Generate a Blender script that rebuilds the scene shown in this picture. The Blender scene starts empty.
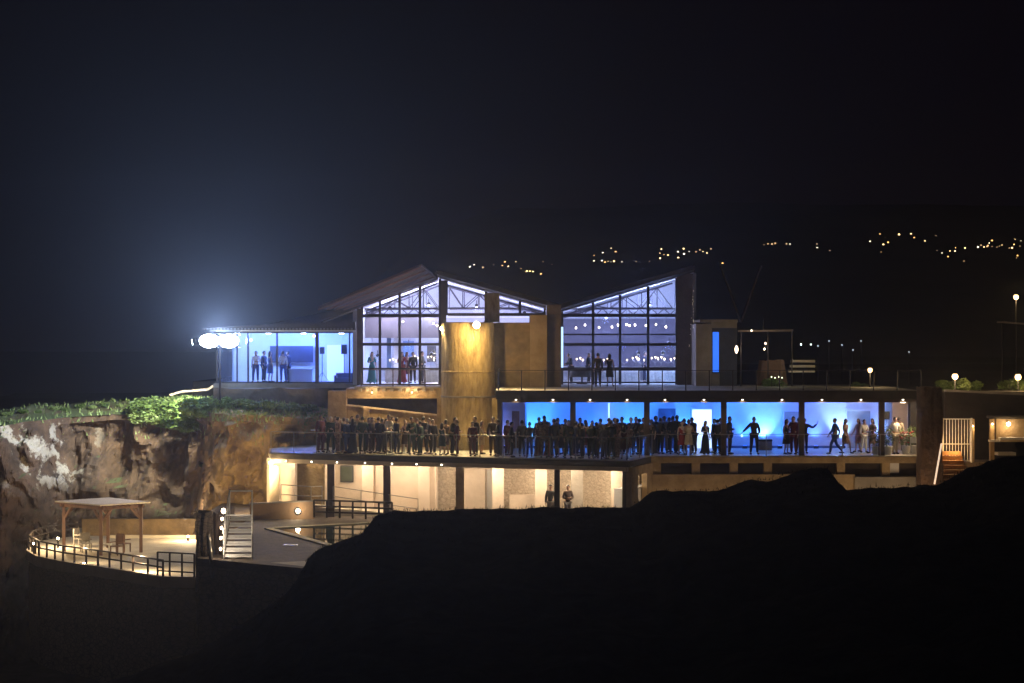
import bpy, bmesh, math, random
from mathutils import Vector, Matrix, noise
R = math.radians
random.seed(7)
scene = bpy.context.scene
C = scene.collection

# ------------------------------------------------------------------ camera, sky, exposure
F = 2090.0            # focal length in picture widths of 1024
CZ = 12.0             # eye height
cam = bpy.data.cameras.new("camera"); camo = bpy.data.objects.new("camera", cam); C.objects.link(camo)
cam.sensor_width = 36; cam.lens = 36*F/1024; cam.clip_end = 6000; cam.clip_start = 0.5
camo.location = (0, 0, CZ); camo.rotation_euler = (R(90), 0, 0)
scene.camera = camo
w = bpy.data.worlds.new("World"); scene.world = w; w.use_nodes = True
nt = w.node_tree; bg = nt.nodes["Background"]
sky = nt.nodes.new("ShaderNodeTexSky"); sky.sky_type = 'NISHITA'; sky.sun_disc = False
sky.sun_elevation = R(-4); sky.sun_rotation = R(200); sky.air_density = 1.5; sky.dust_density = 1.0
bg.inputs[1].default_value = 0.05
mxw = nt.nodes.new("ShaderNodeMix"); mxw.data_type = 'RGBA'; mxw.blend_type = 'ADD'; mxw.inputs[0].default_value = 1
nt.links.new(sky.outputs[0], mxw.inputs[6]); mxw.inputs[7].default_value = (.03, .018, .038, 1)     # faint glow of a night sky
nt.links.new(mxw.outputs[2], bg.inputs[0])
vs = scene.view_settings
scene.cycles.max_bounces = 6; scene.cycles.diffuse_bounces = 3; scene.cycles.glossy_bounces = 3; scene.cycles.volume_bounces = 0; scene.cycles.transparent_max_bounces = 12
vs.view_transform = 'Standard'; vs.look = 'None'; vs.exposure = 0.25; vs.gamma = 1; vs.use_curve_mapping = False

def P(px, py, D): return Vector(((px-512)/F*D, D, CZ-(py-341.5)/F*D))
def X(px, D): return (px-512)/F*D
def Z(py, D): return CZ-(py-341.5)/F*D
def DZ(py, z): return (CZ-z)*F/(py-341.5)          # distance at which level z is seen at py

ZP, ZD, ZT, ZU = 1.4, 3.5, 6.58, 9.68               # patio, pool deck, terrace, upper floor

# ------------------------------------------------------------------ materials
def pm(name, c, rough=.7, c2=None, scale=3., bump=0., metal=0., detail=4., stretch=(1,1,1), spec=None, fine=0):
    m = bpy.data.materials.new(name); m.use_nodes = True
    n = m.node_tree.nodes; l = m.node_tree.links; b = n["Principled BSDF"]
    if c2 is None: c2 = tuple(min(1, v*.72) for v in c)
    tc = n.new("ShaderNodeTexCoord"); mp = n.new("ShaderNodeMapping"); mp.inputs['Scale'].default_value = stretch
    l.new(tc.outputs['Object'], mp.inputs[0])
    nz = n.new("ShaderNodeTexNoise"); nz.inputs['Scale'].default_value = scale; nz.inputs['Detail'].default_value = detail
    nz.inputs['Roughness'].default_value = .65
    l.new(mp.outputs[0], nz.inputs['Vector'])
    rp = n.new("ShaderNodeValToRGB"); rp.color_ramp.elements[0].position = .32; rp.color_ramp.elements[1].position = .68
    rp.color_ramp.elements[0].color = (*c2, 1); rp.color_ramp.elements[1].color = (*c, 1)
    l.new(nz.outputs['Fac'], rp.inputs[0]); l.new(rp.outputs[0], b.inputs['Base Color'])
    b.inputs['Roughness'].default_value = rough; b.inputs['Metallic'].default_value = metal
    if spec is not None: b.inputs['Specular IOR Level'].default_value = spec
    if bump:
        n2 = n.new("ShaderNodeTexNoise"); n2.inputs['Scale'].default_value = scale*2.5; n2.inputs['Detail'].default_value = 6
        l.new(mp.outputs[0], n2.inputs['Vector'])
        bp = n.new("ShaderNodeBump"); bp.inputs['Strength'].default_value = bump; bp.inputs['Distance'].default_value = .1
        l.new(n2.outputs['Fac'], bp.inputs['Height']); l.new(bp.outputs[0], b.inputs['Normal'])
    return m
def em(name, c, s):
    m = bpy.data.materials.new(name); m.use_nodes = True
    b = m.node_tree.nodes["Principled BSDF"]; b.inputs['Base Color'].default_value = (*c, 1)
    b.inputs['Emission Color'].default_value = (*c, 1); b.inputs['Emission Strength'].default_value = s
    return m
def glassmat(name, refl=.08, tint=(.93, .96, 1)):
    m = bpy.data.materials.new(name); m.use_nodes = True
    n = m.node_tree.nodes; l = m.node_tree.links
    for x in list(n):
        if x.type != 'OUTPUT_MATERIAL': n.remove(x)
    o = [x for x in n][0]
    t = n.new("ShaderNodeBsdfTransparent"); t.inputs[0].default_value = (*tint, 1)
    g = n.new("ShaderNodeBsdfGlossy"); g.inputs['Roughness'].default_value = .03
    mx = n.new("ShaderNodeMixShader"); mx.inputs[0].default_value = refl
    l.new(t.outputs[0], mx.inputs[1]); l.new(g.outputs[0], mx.inputs[2]); l.new(mx.outputs[0], o.inputs[0])
    return m
def stonemat(name, c, c2, mortar, scale=1.6, sy=2.0):
    m = pm(name, c, .9, c2, 3., .5)
    n = m.node_tree.nodes; l = m.node_tree.links; b = n["Principled BSDF"]
    tc = n.new("ShaderNodeTexCoord"); mp = n.new("ShaderNodeMapping"); mp.inputs['Scale'].default_value = (1, 1, sy)
    vo = n.new("ShaderNodeTexVoronoi"); vo.feature = 'DISTANCE_TO_EDGE'; vo.inputs['Scale'].default_value = scale
    l.new(tc.outputs['Object'], mp.inputs[0]); l.new(mp.outputs[0], vo.inputs['Vector'])
    rp = n.new("ShaderNodeValToRGB"); rp.color_ramp.elements[0].position = .02; rp.color_ramp.elements[1].position = .09
    l.new(vo.outputs['Distance'], rp.inputs[0])
    mx = n.new("ShaderNodeMix"); mx.data_type = 'RGBA'
    src = b.inputs['Base Color'].links[0].from_socket
    l.new(rp.outputs[0], mx.inputs[0]); mx.inputs[6].default_value = (*mortar, 1); l.new(src, mx.inputs[7])
    l.new(mx.outputs[2], b.inputs['Base Color'])
    return m

M = {}
M['plaster'] = pm('peach_plaster', (.62, .52, .42), .85, (.52, .43, .34), 1.3, .1)
M['tower'] = pm('weathered_render', (.46, .35, .17), .9, (.22, .155, .07), 1.6, .5, stretch=(2.2, 2.2, .7))
M['ochre'] = pm('ochre_wall', (.44, .33, .19), .9, (.24, .17, .09), 1.8, .4, detail=8)
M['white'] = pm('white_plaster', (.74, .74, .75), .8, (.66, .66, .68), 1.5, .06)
M['hallwall'] = pm('pale_hall_wall', (.5, .5, .54), .8, (.42, .42, .46), .8, .05)
M['dimwall'] = pm('mauve_grey_panel', (.12, .1, .1), .8, (.09, .08, .08), .9, .05)
M['ceil'] = pm('pale_ceiling_boards', (.62, .6, .63), .8, (.52, .5, .55), .7, .05, stretch=(1, 8, 1))
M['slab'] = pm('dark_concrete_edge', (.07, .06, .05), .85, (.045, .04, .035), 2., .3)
M['concrete'] = pm('grey_concrete', (.3, .27, .23), .85, (.2, .18, .15), 1.4, .3)
M['floor'] = pm('pale_floor_tiles', (.58, .55, .48), .35, (.46, .43, .37), 1.2, .03)
M['deck'] = pm('pool_deck_paving', (.15, .115, .085), .85, (.07, .052, .04), 2.2, .5)
M['patio'] = pm('pale_patio_paving', (.55, .5, .4), .8, (.42, .37, .28), 1.0, .2)
M['column'] = pm('brown_column', (.1, .07, .05), .7, (.07, .05, .035), 3., .2)
M['steel'] = pm('dark_steel', (.035, .032, .035), .5, None, 5., 0, .6)
M['frame'] = pm('dark_window_frame', (.04, .035, .035), .5, None, 5.)
M['truss'] = pm('painted_truss_steel', (.09, .08, .1), .6, None, 5.)
M['roof'] = pm('dark_roof_sheet', (.045, .035, .032), .7, (.03, .024, .02), 1.5, .3)
M['soffit'] = pm('red_brown_soffit', (.045, .026, .022), .75, (.03, .018, .016), 1.6, .2, stretch=(1, 3, 1))
M['purlin'] = pm('purlin_timber', (.2, .11, .08), .7, (.13, .07, .05), 3.)
M['rail'] = pm('brushed_rail', (.28, .27, .25), .4, None, 6., 0, .7)
M['whiterail'] = pm('white_painted_metal', (.72, .72, .7), .5, (.6, .6, .58), 5., .05)
M['timber'] = pm('reddish_timber', (.17, .085, .05), .7, (.1, .05, .03), 4., .2, stretch=(1, 1, .2))
M['darkwood'] = pm('dark_fence_wood', (.045, .03, .022), .7, None, 4., .2)
M['stone'] = stonemat('pale_rubble_stone', (.62, .53, .42), (.44, .36, .27), (.38, .31, .23), 4.5, 1.6)
M['darkstone'] = stonemat('dark_rubble_stone', (.26, .2, .14), (.16, .12, .085), (.1, .08, .06), 2.6)
M['pier'] = pm('rough_brown_pier', (.16, .095, .06), .95, (.08, .05, .035), 2.2, .9)
M['glass'] = glassmat('clear_glass')
M['railglass'] = glassmat('balustrade_glass', .05, (.9, .93, .95))
M['canopy'] = pm('pale_canopy_sheet', (.62, .55, .48), .6, (.5, .43, .37), 1.2)
M['cloth'] = pm('white_tablecloth', (.78, .78, .76), .8, None, 4.)
M['black'] = pm('black_plastic', (.015, .015, .017), .5)
M['door_brown'] = pm('brown_door', (.22, .12, .08), .6, None, 3.)
M['door_grey'] = pm('grey_door', (.42, .4, .36), .6, (.35, .33, .3), 2.)
M['door_blue'] = pm('blue_grey_door', (.1, .16, .28), .5, None, 3.)
M['steps'] = pm('honey_timber_steps', (.42, .24, .1), .6, (.3, .16, .07), 3., .15)
M['hill'] = pm('black_scrub_slope', (.07, .06, .055), 1., (.03, .026, .024), 1.2, .6, spec=0)
M['mount'] = pm('dark_hillside', (.09, .08, .07), 1., (.06, .055, .05), .02, 0, spec=0)
M['leaf'] = pm('shrub_leaves', (.14, .22, .05), .6, (.06, .1, .025), 2.)
M['leaf_pale'] = pm('pale_shrub_leaves', (.3, .38, .13), .6, (.12, .18, .05), 2.)
M['flower'] = pm('red_flowers', (.4, .03, .03), .6)
M['bark'] = pm('bark', (.1, .07, .05), .9)
M['bulb'] = em('warm_bulb', (1, .72, .42), 40)
M['street'] = em('street_lamp_globe', (1, .66, .32), 3.2)
M['bulb_dim'] = em('dim_cold_bulb', (.7, .8, 1), 1.2)
M['bulb_soft'] = em('small_warm_bulb', (1, .75, .5), 9)
M['bulb_white'] = em('white_bulb', (.85, .92, 1), 12)
M['flood'] = em('floodlight_face', (.8, .88, 1), 60)
M['downlight'] = em('downlight_lens', (1, .85, .62), 7)
M['flame'] = em('candle_flame', (1, .68, .4), 10)
M['far_white'] = em('far_white_light', (1, .85, .62), 4); M['far_orange'] = em('far_orange_light', (1, .5, .16), 3); M['far_dim'] = em('far_dim_light', (1, .6, .3), 1.2)
M['far'] = em('far_town_light', (1, .66, .3), 5)
M['strip'] = em('white_blue_light_strip', (.45, .68, 1), 1.4)
M['bluewin'] = em('blue_lit_window', (.03, .18, 1.), .9)
M['screenwhite'] = em('lit_phone_screen', (.6, .8, 1), 2.0)
# layered cliff rock
def cliffmat():
    m = pm('cliff_rock', (.15, .088, .05), .95, (.028, .018, .012), .8, 1.0, detail=9)
    n = m.node_tree.nodes; l = m.node_tree.links; b = n["Principled BSDF"]
    geo = n.new("ShaderNodeNewGeometry"); sp = n.new("ShaderNodeSeparateXYZ"); l.new(geo.outputs['Normal'], sp.inputs[0])
    tc = n.new("ShaderNodeTexCoord")
    nz = n.new("ShaderNodeTexNoise"); nz.inputs['Scale'].default_value = .42; nz.inputs['Detail'].default_value = 9; nz.inputs['Roughness'].default_value = .68; l.new(tc.outputs['Object'], nz.inputs[0])
    r1 = n.new("ShaderNodeValToRGB"); r1.color_ramp.elements[0].position = .535; r1.color_ramp.elements[1].position = .57
    l.new(nz.outputs[0], r1.inputs[0])
    # pale chalky outcrops, only towards the left of the cliff
    so = n.new("ShaderNodeSeparateXYZ"); l.new(tc.outputs['Object'], so.inputs[0])
    mr = n.new("ShaderNodeMapRange"); mr.inputs[1].default_value = -23.8; mr.inputs[2].default_value = -25.4; l.new(so.outputs[0], mr.inputs[0])
    mu = n.new("ShaderNodeMath"); mu.operation = 'MULTIPLY'; l.new(r1.outputs[0], mu.inputs[0])
    mz = n.new("ShaderNodeMapRange"); mz.inputs[1].default_value = 3.2; mz.inputs[2].default_value = 4.6; l.new(so.outputs[2], mz.inputs[0])
    mm = n.new("ShaderNodeMath"); mm.operation = 'MULTIPLY'; l.new(mr.outputs[0], mm.inputs[0]); l.new(mz.outputs[0], mm.inputs[1]); l.new(mm.outputs[0], mu.inputs[1])
    mx = n.new("ShaderNodeMix"); mx.data_type = 'RGBA'; src = b.inputs['Base Color'].links[0].from_socket
    l.new(mu.outputs[0], mx.inputs[0]); l.new(src, mx.inputs[6]); mx.inputs[7].default_value = (.42, .37, .29, 1)
    # grass on flat tops
    r2 = n.new("ShaderNodeValToRGB"); r2.color_ramp.elements[0].position = .9; r2.color_ramp.elements[1].position = .98
    l.new(sp.outputs[2], r2.inputs[0])
    m2 = n.new("ShaderNodeMix"); m2.data_type = 'RGBA'; l.new(r2.outputs[0], m2.inputs[0]); l.new(mx.outputs[2], m2.inputs[6]); m2.inputs[7].default_value = (.1, .13, .05, 1)
    # ochre tint towards the building, the wall lamp's golden light put into the colour
    mo = n.new("ShaderNodeMapRange"); mo.inputs[1].default_value = -16.6; mo.inputs[2].default_value = -15.2; l.new(so.outputs[0], mo.inputs[0])
    ro = n.new("ShaderNodeValToRGB"); ro.color_ramp.elements[0].position = .35; ro.color_ramp.elements[1].position = .65
    ro.color_ramp.elements[0].color = (.12,.07,.03,1); ro.color_ramp.elements[1].color = (.42,.29,.12,1); l.new(nz.outputs[0], ro.inputs[0])
    m3 = n.new("ShaderNodeMix"); m3.data_type = 'RGBA'; l.new(mo.outputs[0], m3.inputs[0]); l.new(m2.outputs[2], m3.inputs[6]); l.new(ro.outputs[0], m3.inputs[7])
    l.new(m3.outputs[2], b.inputs['Base Color'])
    return m
M['cliff'] = cliffmat()
def watermat():
    m = bpy.data.materials.new('pool_water'); m.use_nodes = True
    n = m.node_tree.nodes; l = m.node_tree.links; b = n["Principled BSDF"]
    b.inputs['Base Color'].default_value = (.01, .03, .025, 1); b.inputs['Roughness'].default_value = .04
    nz = n.new("ShaderNodeTexNoise"); nz.inputs['Scale'].default_value = 1.3; tc = n.new("ShaderNodeTexCoord"); l.new(tc.outputs['Object'], nz.inputs[0])
    bp = n.new("ShaderNodeBump"); bp.inputs['Strength'].default_value = .05; l.new(nz.outputs[0], bp.inputs['Height']); l.new(bp.outputs[0], b.inputs['Normal'])
    return m
M['water'] = watermat()
M['sea'] = pm('night_sea', (.006, .008, .012), .5, None, .2, .2)

# ------------------------------------------------------------------ mesh helpers
class MB:
    def __init__(s): s.v = []; s.f = []
    def add(s, vs_, fs):
        o = len(s.v); s.v += [Vector(v) for v in vs_]; s.f += [tuple(i+o for i in f) for f in fs]; return s
    def box(s, x0, x1, y0, y1, z0, z1):
        return s.add([(x0,y0,z0),(x1,y0,z0),(x1,y1,z0),(x0,y1,z0),(x0,y0,z1),(x1,y0,z1),(x1,y1,z1),(x0,y1,z1)],
                     [(0,3,2,1),(4,5,6,7),(0,1,5,4),(1,2,6,5),(2,3,7,6),(3,0,4,7)])
    def pbox(s, px0, px1, py0, py1, D, depth):       # a box whose front face is read at distance D
        return s.box(X(px0,D), X(px1,D), D, D+depth, Z(py1,D), Z(py0,D))
    def bar(s, p, q, w_, h_=None):
        p, q = Vector(p), Vector(q); h_ = h_ or w_; d = (q-p).normalized()
        up = Vector((0,0,1)) if abs(d.z) < .95 else Vector((0,1,0))
        a = d.cross(up).normalized()*w_/2; b = a.cross(d).normalized()*h_/2
        vs_ = [p-a-b, p+a-b, p+a+b, p-a+b, q-a-b, q+a-b, q+a+b, q-a+b]
        return s.add(vs_, [(0,1,2,3),(7,6,5,4),(0,4,5,1),(1,5,6,2),(2,6,7,3),(3,7,4,0)])
    def tube(s, p, q, r, r2=None, n=10):
        p, q = Vector(p), Vector(q); r2 = r if r2 is None else r2; d = (q-p).normalized()
        up = Vector((0,0,1)) if abs(d.z) < .95 else Vector((0,1,0))
        a = d.cross(up).normalized(); b = a.cross(d)
        vs_ = []
        for c, rr in ((p, r), (q, r2)):
            for i in range(n):
                t = 2*math.pi*i/n; vs_.append(c+(a*math.cos(t)+b*math.sin(t))*rr)
        fs = [(i, (i+1)%n, n+(i+1)%n, n+i) for i in range(n)] + [tuple(range(n-1,-1,-1)), tuple(range(n, 2*n))]
        return s.add(vs_, fs)
    def lathe(s, c, prof, n=16):                      # prof: (r, z)
        c = Vector(c); vs_ = []
        for r, z in prof:
            for i in range(n):
                t = 2*math.pi*i/n; vs_.append(c+Vector((r*math.cos(t), r*math.sin(t), z)))
        k = len(prof)
        fs = [(j*n+i, j*n+(i+1)%n, (j+1)*n+(i+1)%n, (j+1)*n+i) for j in range(k-1) for i in range(n)]
        fs += [tuple(range(n-1,-1,-1)), tuple(range((k-1)*n, k*n))]
        return s.add(vs_, fs)
    def ball(s, c, rx, ry=None, rz=None, nu=10, nv=6):
        ry = ry or rx; rz = rz or rx; c = Vector(c)
        vs_ = [c+Vector((0,0,-rz))]
        for j in range(1, nv):
            ph = math.pi*j/nv
            for i in range(nu):
                t = 2*math.pi*i/nu; vs_.append(c+Vector((rx*math.sin(ph)*math.cos(t), ry*math.sin(ph)*math.sin(t), -rz*math.cos(ph))))
        vs_.append(c+Vector((0,0,rz)))
        fs = [(0, 1+(i+1)%nu, 1+i) for i in range(nu)]
        for j in range(nv-2):
            for i in range(nu):
                a = 1+j*nu+i; b = 1+j*nu+(i+1)%nu; fs.append((a, b, b+nu, a+nu))
        l = len(vs_)-1; o = 1+(nv-2)*nu
        fs += [(l, o+i, o+(i+1)%nu) for i in range(nu)]
        return s.add(vs_, fs)
    def prism(s, poly, z0, z1):                       # plan polygon (x,y) between two levels
        n = len(poly)
        a = sum(poly[i][0]*poly[(i+1)%n][1]-poly[(i+1)%n][0]*poly[i][1] for i in range(n))
        if a < 0: poly = poly[::-1]
        return s.add([(x,y,z0) for x,y in poly]+[(x,y,z1) for x,y in poly],
                     [tuple(range(n-1,-1,-1)), tuple(range(n,2*n))]+[(i,(i+1)%n,n+(i+1)%n,n+i) for i in range(n)])
    def wallprism(s, poly, y0, y1):                   # elevation polygon (x,z) between two depths
        n = len(poly)
        a = sum(poly[i][0]*poly[(i+1)%n][1]-poly[(i+1)%n][0]*poly[i][1] for i in range(n))
        if a < 0: poly = poly[::-1]
        return s.add([(x,y0,z) for x,z in poly]+[(x,y1,z) for x,z in poly],
                     [tuple(range(n)), tuple(range(2*n-1,n-1,-1))]+[(i,n+i,n+(i+1)%n,(i+1)%n) for i in range(n)])
    def build(s, name, mat, parent=None, smooth=False, bevel=0):
        off = parent_off(parent)
        me = bpy.data.meshes.new(name); me.from_pydata([v-off for v in s.v], [], s.f); me.update()
        if smooth: me.polygons.foreach_set('use_smooth', [True]*len(me.polygons))
        me.materials.append(mat if not isinstance(mat, str) else M[mat])
        o = bpy.data.objects.new(name, me); C.objects.link(o); o.parent = parent
        if bevel:
            b = o.modifiers.new('bevel', 'BEVEL'); b.width = bevel; b.segments = 2
        return o
def parent_off(p):
    off = Vector((0,0,0))
    while p: off = off+p.location; p = p.parent
    return off
def tag(o, label=None, cat=None, group=None, kind=None):
    if label: o['label'] = label
    if cat: o['category'] = cat
    if group: o['group'] = group
    if kind: o['kind'] = kind
    return o
def thing(name, label, cat, loc=(0,0,0), group=None):
    o = bpy.data.objects.new(name, None); C.objects.link(o); o.location = loc; o.empty_display_size = .3
    return tag(o, label, cat, group)
def struct(name, mb, mat, **k): return tag(mb.build(name, mat, None, **k), kind='structure')
def copy_tree(o, parent=None):
    c = o.copy(); C.objects.link(c); c.parent = parent
    for ch in list(o.children): copy_tree(ch, c)
    return c
def lamp(kind, loc, watts, color, parent=None, size=.1, aim=None, angle=90, blend=.6, name='lamp_light'):
    d = bpy.data.lights.new(name, kind); d.energy = watts; d.color = color
    if kind in ('POINT', 'SPOT'): d.shadow_soft_size = size
    if kind == 'SPOT': d.spot_size = R(angle); d.spot_blend = blend
    if kind == 'AREA': d.size = size
    o = bpy.data.objects.new(name, d); C.objects.link(o); loc = Vector(loc)
    if aim is not None: o.rotation_euler = (Vector(aim)-loc).to_track_quat('-Z', 'Y').to_euler()
    o.location = loc-parent_off(parent); o.parent = parent
    return o

# ------------------------------------------------------------------ ground, hills, sea
struct('sea', MB().add([(-4000,-500,-14),(4000,-500,-14),(4000,5500,-14),(-4000,5500,-14)], [(0,1,2,3)]), 'sea')

PROF = [(-700,760),(-200,720),(0,700),(120,676),(200,648),(260,612),(290,590),(303,571),(310,555),(322,547),(340,541),(360,535),(368,526),(377,514),(395,508.5),
        (500,508),(628,507),(640,501),(651,492),(680,490),(715,489),(727,485),(740,479),(751,475.5),(766,478),(780,474),(796,469.5),(810,466),(826,466.5),(829,478),(834,488),(846,488),
        (870,486),(905,484),(935,483),(950,477),(965,468),(985,462),(1005,457),(1024,455),(1300,440),(1800,430)]
def prof(px):
    for (a, ya), (b, yb) in zip(PROF, PROF[1:]):
        if a <= px <= b and b > a: return ya+(yb-ya)*(px-a)/(b-a)
    return PROF[0][1] if px < 0 else PROF[-1][1]
YR = 62.
def hillz(x, y):
    px = 512+x/YR*F; zr = CZ-(prof(px)-341.5)/F*YR
    if y <= YR:
        t = (YR-y)/(YR-6); z = zr*(1-t*t)+10.1*t*t-2*math.sin(math.pi*min(1, t))
        n = noise.fractal(Vector((x*.35, y*.35, 1)), 1., 2., 5)*.5*min(1, (YR-y)/4+.12)
    else:
        z = zr-(y-YR)*.95; n = noise.fractal(Vector((x*.35, y*.35, 1)), 1., 2., 5)*.3*min(1, (y-YR)/3+.1)
        if z < -6: z = -6
    return z+n+noise.fractal(Vector((x*2.2, y*2.2, 5)), 1., 2., 3)*.035
mb = MB(); NX, NY = 900, 100
vs_ = []
for j in range(NY+1):
    y = 5+(YR+13-5)*j/NY
    for i in range(NX+1):
        x = -27+54*i/NX; vs_.append((x, y, hillz(x, y)))
fs = [(j*(NX+1)+i, j*(NX+1)+i+1, (j+1)*(NX+1)+i+1, (j+1)*(NX+1)+i) for j in range(NY) for i in range(NX)]
mb.add(vs_, fs); struct('foreground_hill', mb, 'hill', smooth=True)
# tufts of scrub along the crest so its edge is not too clean
gc = MB()
for k in range(5200):
    x = random.uniform(-7.5, 20); y = random.uniform(YR-3.5, YR+1.5); z = hillz(x, y)
    h = random.uniform(.03, .11)*(1.6 if random.random() < .08 else 1); a = random.uniform(0, 6.28); d = Vector((math.cos(a), math.sin(a), 0))*.02
    t = Vector((random.uniform(-.05,.05), random.uniform(-.05,.05), h)); p = Vector((x,y,z-.02))
    gc.add([p-d, p+d, p+t], [(0,1,2)])
tag(gc.build('scrub', 'hill'), 'low dark scrub along the crest of the black foreground slope', 'scrub', kind='stuff')

# level ground under and behind the buildings
struct('ground', MB().prism([(-13,112),(9.2,112),(9.2,84),(60,84),(60,104),(160,140),(160,300),(-13,300)], -6, 3.38), 'mount')
struct('upper_ground', MB().prism([(9.2,112.2),(19.5,112.2),(19.8,103.9),(60,103.9),(150,150),(150,230),(-20,230),(-20,131),(9.2,131)], 3.38, 9.5), 'mount')

def mountz(x, y):
    k = max(0., min(1., (x+90+.12*(y-450))/150)); k = k*k*(3-2*k)
    base = 9 + max(0, y-430)*.125*(.15+.85*k) + (x/900)*.02*max(0,y-430)
    if y > 930: base -= (y-930)*.2
    return base + 3*noise.fractal(Vector((x*.008, y*.008, 2)), 1., 2., 5)*min(1, max(0,(y-430)/60)) - (1-k)*26*min(1, max(0,(y-150)/60))
mb = MB(); vs_ = []; NX, NY = 110, 70
for j in range(NY+1):
    y = 229+(1100-229)*j/NY
    for i in range(NX+1):
        x = -220+720*i/NX; vs_.append((x, y, mountz(x, y)))
mb.add(vs_, [(j*(NX+1)+i, j*(NX+1)+i+1, (j+1)*(NX+1)+i+1, (j+1)*(NX+1)+i) for j in range(NY) for i in range(NX)])
struct('mountain', mb, 'mount', smooth=True)

# ------------------------------------------------------------------ cliff
def interp(tab, x):
    if x <= tab[0][0]: return tab[0][1]
    for (a, ya), (b, yb) in zip(tab, tab[1:]):
        if x <= b: return ya+(yb-ya)*(x-a)/(b-a)
    return tab[-1][1]
CB = [(-150,112),(0,112),(40,114.5),(70,117),(185,117.5),(198,112),(214,106.5),(240,104.5),(275,104),(300,105.5),(345,107)]      # distance of the foot
CT = [(-150,424),(-20,416),(0,412.5),(25,407.5),(60,404.5),(100,402),(150,400),(200,399),(232,399.5),(265,401),(300,403),(345,404)]  # skyline
CL = [(-150,5.),(0,5.5),(60,5),(120,4.5),(185,3.5),(214,4),(240,5),(345,3.5)]                            # how far the top leans back
def cliffpt(px, v):                   # v 0..1 up the face, 1..2 over the top
    D0 = interp(CB, px); lean = interp(CL, px); Dt = D0+lean
    zt = Z(interp(CT, px), Dt+3)
    if v <= 1:
        D = D0+lean*(v**1.6); z = -6+(zt-.7+6)*v
    else:
        t = v-1; D = Dt+t*40; z = zt-.7+.7*min(1, t*12)-t*1.0
    x = X(px, D0 + (lean if v > 1 else lean*v))
    if v > 1: x = x*(1+.25*(v-1))
    p = Vector((x, D, z))
    q = p*.16; a = noise.fractal(q, 1., 2., 6)
    r = abs(noise.noise(Vector((x*.55, z*.12, D*.1))))   # vertical buttresses
    strata = noise.noise(Vector((x*.07, z*.9, 3)))
    fade = 1 if v <= .97 else .25
    a -= .35*abs(noise.noise(p*.55+Vector((9,2,4))))+.18*abs(noise.noise(p*1.5))
    disp = (a*2.4+r*-1.6+strata*.7+noise.fractal(p*.9, 1., 2., 5)*.5)*fade
    if v <= 1: p.y -= disp*min(1, .35+v*2) ; p.z += noise.noise(p*.5)*.4*fade
    else: p.z += noise.fractal(p*.3, 1., 2., 4)*.3*min(1,(v-1)*20)
    return p
us = [-150+495*i/250 for i in range(251)]
vv = [i/80 for i in range(81)]+[1+.5*(i/16)**2 for i in range(1, 17)]
mb = MB(); vs_ = [cliffpt(u, v) for v in vv for u in us]; n = len(us)
mb.add(vs_, [(j*n+i, j*n+i+1, (j+1)*n+i+1, (j+1)*n+i) for j in range(len(vv)-1) for i in range(n-1)])
struct('cliff', mb, 'cliff', smooth=False)

# ------------------------------------------------------------------ night air
hz = MB().box(-300, 560, -3, 1150, -15.2, 100).build('haze', bpy.data.materials.new('night_air')); tag(hz, 'thin night haze over the whole place', 'haze', kind='stuff')
hm = hz.data.materials[0]; hm.use_nodes = True; hn = hm.node_tree; hn.nodes.remove(hn.nodes["Principled BSDF"])
pv = hn.nodes.new("ShaderNodeVolumePrincipled"); pv.inputs['Density'].default_value = .0005; pv.inputs['Color'].default_value = (.9,.92,1,1); pv.inputs['Anisotropy'].default_value = .8
hn.links.new(pv.outputs[0], [n for n in hn.nodes if n.type == 'OUTPUT_MATERIAL'][0].inputs['Volume'])

# ------------------------------------------------------------------ shrubs
def foliage(rx, ry, rz, n, size, mb=None, c=(0,0,0), seed=1):
    rnd = random.Random(seed); mb = mb or MB(); c = Vector(c)
    lumps = [(Vector((rnd.uniform(-.6,.6)*rx, rnd.uniform(-.6,.6)*ry, rnd.uniform(.2,.75)*rz)), rnd.uniform(.35,.6)) for _ in range(7)]
    for k in range(n):
        lc, lr = rnd.choice(lumps)
        d = Vector((rnd.gauss(0,1), rnd.gauss(0,1), rnd.gauss(0,1))).normalized()*rnd.uniform(.6,1.08)*lr
        p = c+lc+Vector((d.x*rx, d.y*ry, d.z*rz))
        if p.z < c.z: p.z = c.z+rnd.uniform(0,.2)*rz
        a = Vector((rnd.gauss(0,1), rnd.gauss(0,1), rnd.gauss(0,.6))).normalized()*size*rnd.uniform(.6,1.3)
        b = a.cross(Vector((rnd.gauss(0,1), rnd.gauss(0,1), rnd.gauss(0,1)))).normalized()*size*.45
        mb.add([p-a, p-b, p+a, p+b], [(0,1,2,3)])
    return mb
shrubs = []
for s, mt in ((1,'leaf'), (2,'leaf_pale'), (3,'leaf')):
    t = thing('shrub', 'x', 'shrub', (0,0,0), 'shrubs along the cliff top')
    foliage(1, .9, .9, 1500, .12, seed=s).build('foliage', mt, t)
    st = MB()
    for k in range(5):
        a = k*1.3; st.tube((0,0,-.1), (.5*math.cos(a), .5*math.sin(a), .6), .03, .012, 6)
    st.build('stem', 'bark', t); shrubs.append(t)
used = set()
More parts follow.
